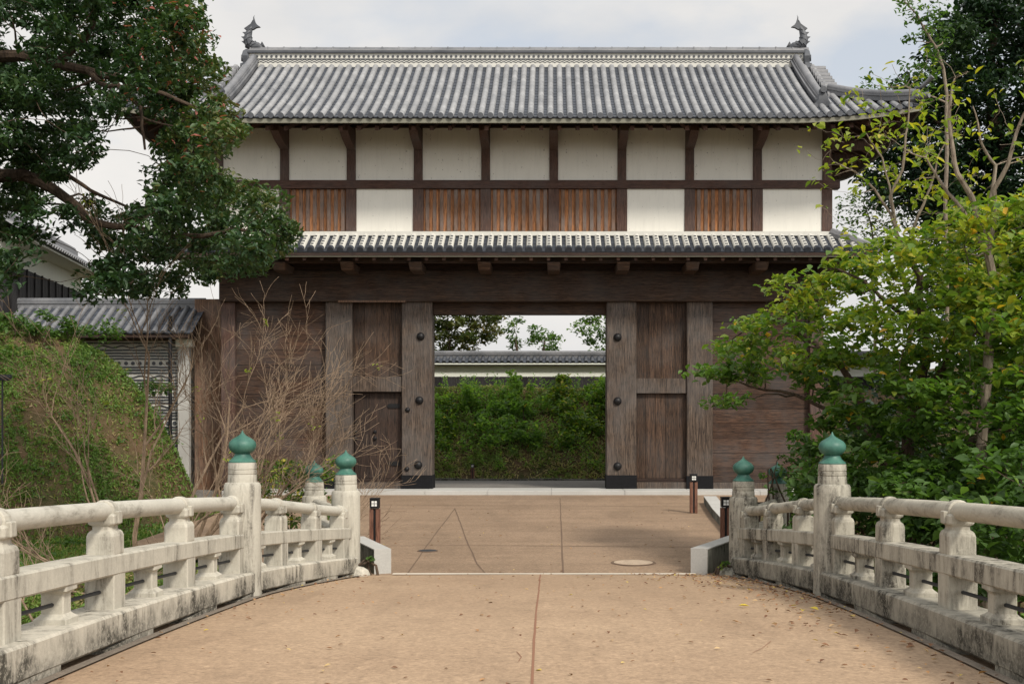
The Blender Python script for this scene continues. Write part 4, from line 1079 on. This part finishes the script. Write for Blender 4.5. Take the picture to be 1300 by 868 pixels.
clL = [c for c in clL if not (c[1] < 18.9 and (near_limb(c, [(-40, 70), (0, 72), (60, 80), (112, 90), (150, 104)], 11) or near_limb(c, [(60, 80), (105, 52), (118, 30)], 9) or near_limb(c, [(-20, 225), (30, 222), (75, 245), (110, 278), (160, 288)], 10) or near_limb(c, [(112, 90), (150, 108), (178, 136), (184, 190)], 7)))]
tb = Vector((-12.2, 19.5, tz(-12.2, 19.5)-.3))
limbsL = [([tb, (-12.0, 19.4, 2), (-11.6, 19.2, 5), (-11.4, 19, 8.5), (-11.2, 19, 11)], .42, .14),
    ([(-11.6, 19.2, 4.6), P(0, 72, 18.6), P(60, 80, 18.4), P(112, 90, 18.3), P(150, 100, 18.2)], .125, .045),
    ([P(75, 78, 18.4), P(105, 52, 18.2), P(118, 30, 18), P(125, -10, 18)], .075, .03),
    ([P(112, 90, 18.3), P(150, 108, 17.8), P(178, 136, 17.5), P(184, 190, 17.4)], .05, .018),
    ([(-11.6, 19.2, 2.6), P(-10, 225, 19), P(30, 222, 18.8), P(75, 245, 18.7), P(110, 278, 18.5), P(160, 288, 18.4)], .14, .05),
    ([P(40, 226, 18.8), P(80, 218, 18.6), P(115, 242, 18.4), P(160, 262, 18.2)], .05, .02),
    ([P(160, 288, 18.4), P(186, 270, 18.2), P(190, 246, 18), P(205, 234, 18)], .06, .03), ([P(160, 288, 18.4), P(220, 300, 18.4), P(300, 290, 18.4), P(350, 300, 18.2)], .06, .02),
    ([P(150, 100, 18.2), P(210, 120, 18), P(260, 140, 18)], .05, .02), ([(-11.4, 19, 8), P(20, -20, 18.5), P(140, -40, 18.5), P(230, -20, 18.3)], .12, .03)]
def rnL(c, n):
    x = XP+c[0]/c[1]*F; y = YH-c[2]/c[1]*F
    b = .22+.25*random.random(); b += .42*sstep(150, 290, x)*(1-sstep(200, 300, y)*.6)  # paler leaves towards the right: the crown's sunlit side put into leaf colour
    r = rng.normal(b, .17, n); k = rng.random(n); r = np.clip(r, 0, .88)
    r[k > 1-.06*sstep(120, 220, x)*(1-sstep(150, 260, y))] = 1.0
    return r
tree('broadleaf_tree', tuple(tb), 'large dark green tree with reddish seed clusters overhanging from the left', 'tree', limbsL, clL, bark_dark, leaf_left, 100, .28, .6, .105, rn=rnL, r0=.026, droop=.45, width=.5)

# right shrub-tree, yellow green
polyR = [(872, 494), (880, 478), (905, 455), (915, 440), (928, 425), (922, 408), (950, 395), (975, 372), (985, 345), (1020, 338), (1050, 345), (1075, 318), (1100, 325), (1130, 300), (1160, 310), (1190, 285), (1230, 250), (1262, 262), (1310, 238), (1400, 240), (1400, 640), (1200, 640), (1100, 620), (1035, 600), (1010, 575), (1000, 545), (1040, 520), (1010, 500), (985, 482), (950, 495), (925, 520), (900, 528), (905, 512), (885, 505)]
holesR = [[(985, 498), (1000, 470), (1030, 500), (1000, 520)], [(1090, 460), (1120, 465), (1115, 510), (1095, 520)], [(1230, 400), (1248, 380), (1252, 420)]]
dR = lambda x, y: 20.5-5.0*sstep(880, 1250, x)+random.uniform(-1.5, 1.5)
clR = clumps_in(polyR, holesR, 19, dR, .6)
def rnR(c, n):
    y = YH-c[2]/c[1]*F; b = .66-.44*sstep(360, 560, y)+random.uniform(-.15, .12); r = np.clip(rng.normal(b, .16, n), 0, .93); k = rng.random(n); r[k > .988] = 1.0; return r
gR = lambda x, D: (px(x, D), D, tz(px(x, D), D)-.2)
limbsR = [([gR(1152, 17.2), P(1150, 600, 17.2), P(1163, 520, 17), P(1178, 440, 17), P(1168, 350, 17), P(1140, 300, 17)], .12, .03),
    ([P(1163, 520, 17), P(1190, 480, 16.5), P(1212, 440, 16), P(1240, 420, 16)], .08, .03), ([gR(1140, 17.6), P(1120, 560, 17.8), P(1090, 500, 18), P(1040, 440, 18.5), P(980, 400, 19.3), P(930, 430, 20)], .09, .012),
    ([gR(1160, 17), P(1180, 600, 16), P(1230, 560, 15.4), P(1300, 540, 15.4)], .10, .03), ([P(1120, 560, 17.8), P(1050, 520, 18.8), P(970, 495, 20), P(905, 470, 20.6)], .05, .01),
    ([P(1178, 440, 17), P(1120, 380, 17.5), P(1060, 340, 18)], .045, .015), ([P(1150, 600, 17.2), P(1250, 640, 16), P(1330, 600, 15)], .07, .03)]
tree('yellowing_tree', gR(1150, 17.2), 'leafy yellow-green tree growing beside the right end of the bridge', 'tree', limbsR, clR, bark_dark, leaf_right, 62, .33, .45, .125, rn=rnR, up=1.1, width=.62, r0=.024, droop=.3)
# tall thin pale-stemmed trees with few leaves, right
def sparse(loc, limbs, spread, nleaf, label, seed_y):
    root = empty('slender_tree', loc, label, 'tree'); mb = MB(); tw = []
    cl = []
    for pts, a, b in limbs:
        for k in range(1, len(pts)):
            for _ in range(spread): cl.append(Vector(pts[k-1]).lerp(Vector(pts[k]), random.random())+Vector((random.gauss(0, .38), random.gauss(0, .35), random.gauss(.22, .3))))
    grow(mb, limbs, cl, .014, .003, 5); mb.build('trunk', bark_pale, root, smooth=True)
    p, s, r = clump_leaves([c for c in cl if c[2] < 99], nleaf, .16, .7, .12, lambda c, n: np.clip(rng.normal(.78, .14, n), 0, .95)); leaf_mesh('crown', p, s, leaf_right, root, up=1.0, rnd=r, droop=.4, width=.5)
sparse(gR(1255, 15), [([gR(1255, 15), P(1256, 440, 15), P(1254, 320, 15), P(1248, 290, 15), P(1215, 220, 15), P(1205, 150, 15), P(1212, 100, 15)], .075, .012), ([P(1254, 320, 15), P(1262, 240, 14.8), P(1290, 170, 14.6), P(1320, 120, 14.5)], .04, .012),
    ([P(1252, 300, 15), P(1264, 210, 15), P(1245, 180, 15), P(1235, 135, 15)], .03, .008), ([P(1250, 320, 15), P(1225, 270, 15.1), P(1190, 225, 15.2), P(1175, 200, 15.2), P(1150, 190, 15.2)], .03, .008)], 7, 3, 'slender pale-stemmed tree with bare forked twigs at the right edge', 0)
sparse(gR(1165, 17.8), [([gR(1165, 17.8), P(1160, 400, 17.8), P(1140, 310, 17.6), P(1130, 250, 17.5), P(1150, 170, 17.4), P(1155, 110, 17.4)], .05, .008), ([P(1140, 300, 17.6), P(1110, 240, 17.6), P(1080, 215, 17.6), P(1058, 205, 17.6)], .025, .006),
    ([P(1148, 320, 17.6), P(1180, 240, 17.4), P(1190, 200, 17.4), P(1210, 170, 17.4)], .025, .006), ([P(1135, 270, 17.5), P(1120, 200, 17.5), P(1100, 170, 17.5), P(1070, 175, 17.5)], .018, .005)], 10, 5, 'slender twiggy tree with a few yellow leaves reaching over the gate eave', 0)
# dark evergreen behind, right
polyE = [(1108, 190), (1130, 160), (1128, 120), (1165, 100), (1180, 60), (1205, 30), (1225, -30), (1420, -30), (1420, 440), (1190, 440), (1180, 320), (1150, 262), (1105, 245), (1090, 215)]
clE = clumps_in(polyE, [], 19, lambda x, y: 42+random.uniform(-2.5, 2.5), .6)
tree('evergreen_tree', (px(1260, 42), 42, -2), 'tall dark evergreen tree behind the right corner of the gate', 'tree', [([(px(1260, 42), 42, -2), P(1265, 300, 42), P(1262, 150, 42), P(1265, 20, 42)], .4, .12), ([P(1262, 200, 42), P(1180, 150, 42)], .12, .05)], clE, bark_dark, leaf_dark, 170, .85, .7, .24, r0=.05)
polyE2 = [(1095, 105), (1115, 88), (1140, 92), (1155, 60), (1150, 20), (1140, -10), (1195, -10), (1215, 40), (1200, 100), (1180, 130), (1120, 125)]
clE2 = clumps_in(polyE2, [[(1160, 50), (1180, 45), (1175, 80), (1162, 85)]], 15, lambda x, y: 38+random.uniform(-1, 1), .6)
tree('airy_tree', (px(1205, 38), 38, -2), 'airy pale-leaved tree in front of the dark evergreen behind the gate roof', 'tree', [([(px(1205, 38), 38, -2), P(1200, 250, 38), P(1202, 120, 38), P(1188, 60, 38), P(1165, 20, 38), P(1148, 2, 38)], .08, .02), ([P(1200, 130, 38), P(1150, 110, 38), P(1110, 108, 38)], .035, .01)], clE2, bark_pale, leaf_under, 26, .42, .6, .16, r0=.03)
polyE3 = [(1058, 330), (1064, 262), (1080, 240), (1110, 250), (1140, 262), (1180, 280), (1180, 340)]
clE3 = clumps_in(polyE3, [], 14, lambda x, y: 44+random.uniform(-1, 1), .6)
tree('airy_tree', (px(1110, 44), 44, -2), 'thin open-crowned tree showing sky under the right eave of the gate', 'tree', [([(px(1115, 44), 44, -2), P(1112, 400, 44), P(1108, 300, 44), P(1095, 255, 44)], .08, .015)], clE3, bark_pale, leaf_under, 30, .42, .6, .15, r0=.03)

# undergrowth shrubs along the right bank
def shrub(x0, x1, y0, y1, D0, D1, n, per, rad, size, mat, label, nm='shrub', up=.8, width=.6, rn=None, bark=bark_dark, group=None):
    cl = [P(random.uniform(x0, x1), random.uniform(y0, y1), random.uniform(D0, D1)) for _ in range(n)]
    xm, Dm = (x0+x1)/2, (D0+D1)/2; X = px(xm, Dm); base = (X, Dm, tz(X, Dm)-.1)
    top = P(xm, y0+(y1-y0)*.3, Dm); limbs = []
    for k in range(4): a = Vector(base)+Vector((random.uniform(-.4, .4), random.uniform(-.3, .3), 0)); limbs.append(([a, a.lerp(P(random.uniform(x0, x1), (y0+y1)/2, Dm), .5)+Vector((0, 0, .2)), P(random.uniform(x0+(x1-x0)*.2, x1-(x1-x0)*.2), y0+(y1-y0)*.35, Dm)], .03, .01))
    return tree(nm, base, label, 'shrub', limbs, cl, bark, mat, per, rad, .6, size, up=up, width=width, rn=rn, r0=.012, group=group)
dk = lambda c, n: np.clip(rng.normal(.3, .2, n), 0, .9)
shrub(1015, 1130, 560, 690, 15.5, 18.5, 46, 60, .3, .12, leaf_under, 'dense low green shrub behind the right near bridge post', rn=dk)
shrub(1130, 1240, 590, 740, 14, 16.5, 50, 60, .32, .13, leaf_under, 'dark broad-leaved shrub behind the middle of the right railing', rn=dk)
shrub(1220, 1340, 570, 760, 12, 15.5, 60, 60, .34, .14, leaf_under, 'dark broad-leaved shrub behind the railing at the right edge', rn=dk)
shrub(975, 1050, 600, 690, 20.8, 23, 26, 60, .26, .11, leaf_under, 'leafy shrub between the right far posts and the gate', rn=dk)
shrub(1090, 1350, 480, 640, 21, 24, 80, 90, .5, .15, leaf_dark, 'deep green shrub mass between the yellowing tree and the gate wall', rn=dk)
shrub(328, 432, 578, 668, 20.8, 22.4, 44, 55, .22, .085, leaf_right, 'low green and yellow shrub around the left rear bridge post', rn=lambda c, n: np.clip(np.where(rng.random(n) > .9, .95, rng.normal(.3, .2, n)), 0, .96))
shrub(965, 1012, 578, 625, 19.6, 20.1, 9, 22, .14, .08, leaf_under, 'small vine clinging to the right rear bridge post', 'vine')
shrub(452, 476, 704, 722, 17.6, 17.75, 3, 16, .07, .06, leaf_right, 'tiny weed growing beside the left granite block', 'weed')
shrub(912, 928, 712, 726, 17.3, 17.5, 3, 18, .07, .07, leaf_right, 'tiny weed growing beside the right granite block', 'weed')

# bare shrubs, left bank
def bare(name, base, stems, label, dens=1.0):
    root = empty(name, tuple(base), label, 'shrub', 'bare shrubs on the left bank'); mb = MB()
    def rec(p, d, l, r, lev):
        n = 5; pts = [p]; q = p; dd_ = d.copy(); rad = [r]
        for k in range(n):
            dd_ = (dd_+Vector([random.gauss(0, .10) for _ in range(3)])+Vector((0, 0, .02))).normalized(); q = q+dd_*l/n; pts.append(q); rad.append(max(.0036, r*(1-.66*(k+1)/n)))
        mb.tube(pts, rad, 6 if lev < 2 else 4, caps=False)
        if lev >= 3: return
        for k in range(1, n+1):
            for _ in range(1 if k < n else 2):
                if random.random() < .9*dens and (k > 1 or lev):
                    ax = Vector([random.gauss(0, 1) for _ in range(3)]).normalized(); nd = (dd_+ax.cross(dd_).normalized()*random.uniform(.35, .8)).normalized(); rec(pts[k], nd, l*random.uniform(.4, .62), rad[k]*.7, lev+1)
    for (d, l, r) in stems: rec(Vector(base)+Vector((random.uniform(-.1, .1), random.uniform(-.1, .1), 0)), Vector(d).normalized(), l*1.05, r*1.25, 0)
    mb.build('stems', bark_tan, root, smooth=True)
    return root
def bz(x, D): X = px(x, D); return Vector((X, D, max(tz(X, D), -3.6)-.1))
random.seed(21)
bare('bare_shrub', bz(178, 19), [((.05, 0, 1), 3.6, .040), ((-.45, .1, .9), 2.2, .028), ((.5, .2, .9), 2.2, .028)], 'tall bare shrub with one upright stem in front of the grassy bank')
bare('bare_shrub', bz(225, 20), [((.35, 0, 1), 3.0, .036), ((.75, 0, .9), 3.0, .036), ((1.0, .2, .75), 2.7, .03), ((.1, .2, 1), 3.2, .03), ((1.2, 0, .9), 2.6, .03)], 'wide bare shrub fanning its twigs in front of the gate wall')
bare('bare_shrub', bz(300, 21.5), [((.3, 0, 1), 2.5, .03), ((.7, 0, .7), 2.4, .03), ((-.2, .2, 1), 2.6, .03), ((.9, 0, .4), 2.0, .024)], 'bare brown shrub behind the left near bridge post')
bare('bare_shrub', bz(150, 18), [((-.05, 0, 1), 3.0, .026), ((-.9, .1, .55), 2.3, .024), ((-1.0, 0, .25), 2.2, .022)], 'thin bare shrub with stems leaning towards the left edge', .8)
bare('bare_shrub', bz(60, 17), [((-.3, 0, .5), 1.6, .018), ((.8, 0, .4), 1.6, .018), ((-1, 0, .6), 1.8, .02)], 'low straggling bare shrub just behind the left railing', .8)
bare('bare_shrub', bz(255, 18.2), [((-.5, 0, .8), 1.5, .02), ((.6, 0, .8), 1.6, .02)], 'small bare shrub close behind the left near bridge post', .8)
random.seed(5)
for o in [k for k in bpy.data.objects if k.name.startswith('bare_shrub')]:
    vs_ = [v.co.copy() for v in o.children[0].data.vertices]; p, sz = [], []
    for _ in range(5):
        c = random.choice(vs_)
        if c.z < o.location.z+1.2: continue
        for _ in range(random.randint(3, 9)): p.append(tuple(c+Vector([random.gauss(0, .05) for _ in range(3)]))); sz.append(.075)
    if p: leaf_mesh('last_leaves', np.array(p), np.array(sz), leaf_right, o, rnd=np.full(len(p), .8))
# grass on the banks
def scatter_ground(n, xr, dr, cond, size, hz, clus=0):
    P_ = []; S_ = []; R_ = []
    while len(P_) < n:
        X = random.uniform(*xr); D = random.uniform(*dr)
        if not cond(X, D): continue
        g = fbm(X*2.1, D*2.1, 4)+.5*fbm(X*5, D*5, 2)
        if random.random() > .66+.6*g: continue
        z = tz(X, D); s = size*random.uniform(.5, 1.3); P_.append((X, D, z+s*hz)); S_.append(s); R_.append(np.clip(.42-.35*g+random.gauss(0, .17), 0, 1))
    return np.array(P_), np.array(S_), np.array(R_)
p, s, r = scatter_ground(120000, (-15.5, -3.9), (12, 31.5), lambda X, D: (X < -8.2 or D < 19.5 or X < -6-(24-D)*.3 or D < 22) and abs(X) < D*.52+.5, .085, .35)
tag(leaf_mesh('bank_grass', p, s, grass_mat, up=.15, width=.42, rnd=r, droop=-.5), 'grass and weeds over the bank left of the bridge', 'grass', kind='stuff')
p, s, r = scatter_ground(9000, (-15.5, -3.9), (12, 31.5), lambda X, D: abs(X) < D*.52+.5, .17, .35)
tag(leaf_mesh('bank_grass_blades', p, s, grass_mat, up=-.6, width=.07, rnd=r, droop=-1.9), 'thin upright grass blades on the bank left of the bridge', 'grass', kind='stuff')
p, s, r = scatter_ground(16000, (-5.5, 4.2), (40.2, 47.8), lambda X, D: True, .15, .3)
tag(leaf_mesh('far_bank_grass', p, s, straw, up=.0, width=.3, rnd=np.clip(r+.15, 0, 1), droop=-.6), 'brown and green grass on the bank beyond the gate', 'grass', kind='stuff')
p, s, r = scatter_ground(12000, (3.8, 9), (11, 22), lambda X, D: True, .14, .3)
tag(leaf_mesh('right_bank_grass', p, s, grass_mat, up=.0, width=.35, rnd=r*.6, droop=-.6), 'low ground cover under the shrubs right of the bridge', 'ground cover', kind='stuff')
# creepers and bushes at the top of the left bank
def bank_bush(X, D, rr, n, mat, label, size=.1, hh=.6):
    z = tz(X, D); root = empty('bush', (X, D, z), label, 'bush'); cl = [Vector((X+random.gauss(0, rr), D+random.gauss(0, rr*.6), z+random.uniform(.1, hh))) for _ in range(n)]
    mb = MB(); grow(mb, [([(X, D, z-.1), (X, D, z+hh*.5)], .03, .015)], cl, .012); mb.build('stems', bark_dark, root)
    p, s, r = clump_leaves(cl, 70, .26, .7, size, dk); leaf_mesh('foliage', p, s, mat, root, rnd=r, up=.8)
bank_bush(px(18, 28.5), 28.5, .7, 16, leaf_under, 'green bush on top of the bank at the left edge', .12, .7)
bank_bush(px(85, 29), 29, .7, 14, leaf_under, 'green bush on the bank crest in front of the tiled coping', .1, .35)
bank_bush(px(170, 30), 30, .45, 12, leaf_under, 'creeper hanging at the end of the bank beside the tile-layered wall', .1, .4)
bank_bush(px(200, 31), 31, .3, 8, leaf_dark, 'dark weed clump below the tile-layered wall', .1, .5)
random.seed(31); p, s, r = [], [], []
for _ in range(260):
    X = random.uniform(-14.5, -6.5); D = random.uniform(16, 29.5)
    if abs(X) > D*.5: continue
    z = tz(X, D); q = random.uniform(.08, .2)
    for k in range(45): p.append((X+random.gauss(0, q), D+random.gauss(0, q), z+abs(random.gauss(0, .07)))); s.append(.085); r.append(random.gauss(.55, .2))
tag(leaf_mesh('bank_weeds', np.array(p), np.array(s), leaf_under, up=.5, rnd=np.array(r)), 'small leafy weed clumps dotted over the left bank', 'weeds', kind='stuff')
# bushes on the bank seen through the gate
specs = [(562, 575, 500, 600, 42, 45, 26, 'leafy bush at the left side of the gate opening on the bank'), (590, 640, 500, 570, 42, 46, 30, 'rounded bush left of centre on the bank beyond the gate'),
         (640, 690, 478, 570, 42, 45, 36, 'tallest dark bush in the middle of the bank beyond the gate'), (695, 730, 482, 520, 44, 46, 16, 'bright green bush near the wall, right of centre beyond the gate'),
         (700, 745, 515, 580, 42, 44.5, 28, 'weedy bush right of centre on the bank beyond the gate'), (745, 800, 480, 590, 42.2, 46, 36, 'bush at the right side of the gate opening on the bank'),
         (520, 560, 500, 590, 42, 45, 22, 'bush on the bank partly behind the left main pillar')]
for a, b, c_, d_, e_, f_, n_, lab in specs:
    cl = [P(random.uniform(a, b), 0, 1) for _ in range(0)]
    for _ in range(n_):
        D = random.uniform(e_, f_); X = px(random.uniform(a, b), 43.5); z = tz(X, D)+random.uniform(.0, .85 if c_ > 485 else 1.1)*random.random()**.5; z = max(tz(X, D)+.05, min(z, pz(c_+random.uniform(0, 14), D))); cl.append(Vector((X, D, z)))
    xm = px((a+b)/2, 43.5); Dm = (e_+f_)/2; base = (xm, Dm, tz(xm, Dm)-.1)
    bright = 'bright' in lab or 'weedy' in lab or 'right side' in lab or 'left side' in lab  # lighter leaves stand in for sunlight missing on this bank
    tree('bush', base, lab, 'bush', [([base, (xm, Dm, base[2]+.8)], .03, .012)], cl, bark_dark, leaf_right if bright else leaf_bank, 52, .36, .75, .15, rn=(lambda c, n: np.clip(rng.normal(.5, .2, n), 0, .94)) if bright else (lambda c, n: np.clip(rng.normal(random.uniform(.25, .6), .2, n), 0, 1)), r0=.015, group='bushes on the bank beyond the gate')
for (x_, D_, yt, lab, mt_) in ((655, 45, 466, 'tall ferny shrub rising against the black boards beyond the gate', leaf_bank), (713, 45.3, 478, 'round bright green shrub against the black boards beyond the gate', leaf_right), (768, 44.6, 480, 'leafy shrub beside the right main pillar on the bank beyond the gate', leaf_bank), (592, 44.8, 488, 'loose shrub left of centre near the top of the bank beyond the gate', leaf_bank)):
    X_ = px(x_, D_); z0 = tz(X_, D_); zt = pz(yt, D_); cl = [Vector((X_+random.gauss(0, .38)*(1.15-q), D_+random.gauss(0, .3), z0+(zt-z0)*q)) for q in [random.random() for _ in range(20)]]
    tree('bush', (X_, D_, z0-.1), lab, 'bush', [([(X_, D_, z0-.1), (X_, D_, zt-.2)], .03, .01)], cl, bark_dark, mt_, 42, .26, .8, .15, rn=lambda c, n: np.clip(rng.normal(.6, .2, n), 0, .94), r0=.015, group='bushes on the bank beyond the gate')
p, s, r = [], [], []
for _ in range(330):                                # tall weeds
    X = random.uniform(-5, 3.2); D = random.uniform(40.8, 46.5); z = tz(X, D); h = random.uniform(.25, .8)
    for k in range(16): p.append((X+random.gauss(0, .07), D+random.gauss(0, .07), z+h*k/16)); s.append(.11); r.append(random.gauss(.45, .2))
tag(leaf_mesh('far_bank_weeds', np.array(p), np.array(s), leaf_bank, up=.7, rnd=np.array(r)), 'tall weeds covering the bank beyond the gate', 'weeds', kind='stuff')
# trees above the far wall
def far_tree(poly, D, tx, mat, label, per, rad, size, step=13, nm='far_tree'):
    cl = clumps_in(poly, [], step, lambda x, y: D+random.uniform(-1.5, 1.5), .6); ys_ = [q[1] for q in poly]; X = px(tx, D)
    tree(nm, (X, D, .5), label, 'tree', [([(X, D, .5), P(tx, max(ys_)-5, D), P(tx+random.uniform(-5, 5), (max(ys_)+min(ys_))/2, D)], .10, .02)], cl, bark_dark, mat, per, rad, .6, size, r0=.035)
far_tree([(500, 370), (640, 370), (638, 400), (640, 425), (628, 436), (610, 446), (500, 456)], 54, 570, leaf_far, 'browning broad tree above the far wall at the left of the gate opening', 150, .6, .19)
far_tree([(648, 446), (645, 425), (650, 408), (662, 404), (665, 420), (662, 447)], 52, 656, leaf_under, 'thin young tree above the far wall, just left of centre', 50, .35, .17, 10)
far_tree([(670, 447), (672, 425), (682, 414), (695, 420), (712, 430), (714, 442), (700, 447)], 53, 690, leaf_under, 'small rounded tree above the far wall in the middle of the opening', 60, .38, .17, 10)
far_tree([(733, 380), (820, 380), (820, 450), (750, 448), (745, 438), (728, 430), (725, 414), (740, 410)], 52, 790, leaf_under, 'open-branched tree above the far wall at the right of the opening', 60, .45, .17, 12)
# fallen leaves
pts, ss, rr = [], [], []
for _ in range(900):
    D = random.uniform(6.5, 17.6); X = rx(1, D)-.3-abs(random.gauss(0, .45+.35*sstep(13, 17, D)))
    if random.random() < .25+.75*sstep(9, 15, D): pts.append((X, D, deckz(D)+.018+.008)); ss.append(random.uniform(.03, .07)); rr.append(random.random()**1.1)
for _ in range(240):
    D = random.uniform(6.5, 17.6); X = random.uniform(-3.2, 3.0); pts.append((X, D, deckz(D)+.026)); ss.append(random.uniform(.025, .055)); rr.append(random.random())
for _ in range(60):
    D = random.uniform(6.5, 17.6); X = rx(0, D)+.3+abs(random.gauss(0, .2)); pts.append((X, D, deckz(D)+.026)); ss.append(random.uniform(.025, .06)); rr.append(random.random())
for _ in range(120):
    D = random.uniform(18, 30); X = random.uniform(-4, 3); pts.append((X, D, courtz(D)+.012)); ss.append(random.uniform(.03, .06)); rr.append(random.random())
tag(leaf_mesh('fallen_leaves', np.array(pts), np.array(ss), litter, up=3.5, width=.6, rnd=np.array(rr), droop=0), 'small fallen leaves scattered on the paving, thickest along the right railing', 'fallen leaves', kind='stuff')
for (x, y, lab) in ((1019, 778, 'largest yellow fallen leaf lying near the right railing'), (1033, 776, 'small yellow fallen leaf beside the largest one near the right railing'), (945, 772, 'yellow fallen leaf lying left of the largest one near the right railing')):
    D = 13
    for _ in range(20): D = -deckz(D)*F/(y-YH)
    o = leaf_mesh('fallen_leaf', np.array([(px(x, D), D, deckz(D)+.035)]), np.array([.11 if 'largest' in lab else .075]), litter, up=3, width=.6, rnd=np.array([1.0]), droop=0)
    tag(o, lab, 'leaf', 'yellow fallen leaves near the right railing')
# small floodlight at the left edge of the bank
X, D = px(3, 24.5), 24.5; zf_ = pz(479, D)
fl = empty('floodlight', (X, D, tz(X, D)), 'small dark floodlight on a stake at the left edge of the grassy bank', 'floodlight')
mb = MB(); mb.tube([(X, D, tz(X, D)-.1), (X, D, zf_)], .02, 8); mb.build('stake', iron2, fl)
mb = MB(); mb.rings((X, D), .2, [(.14, .09, zf_-.07, .02), (.18, .11, zf_+.0, .02), (.17, .1, zf_+.06, .02)]); mb.build('housing', iron2, fl)
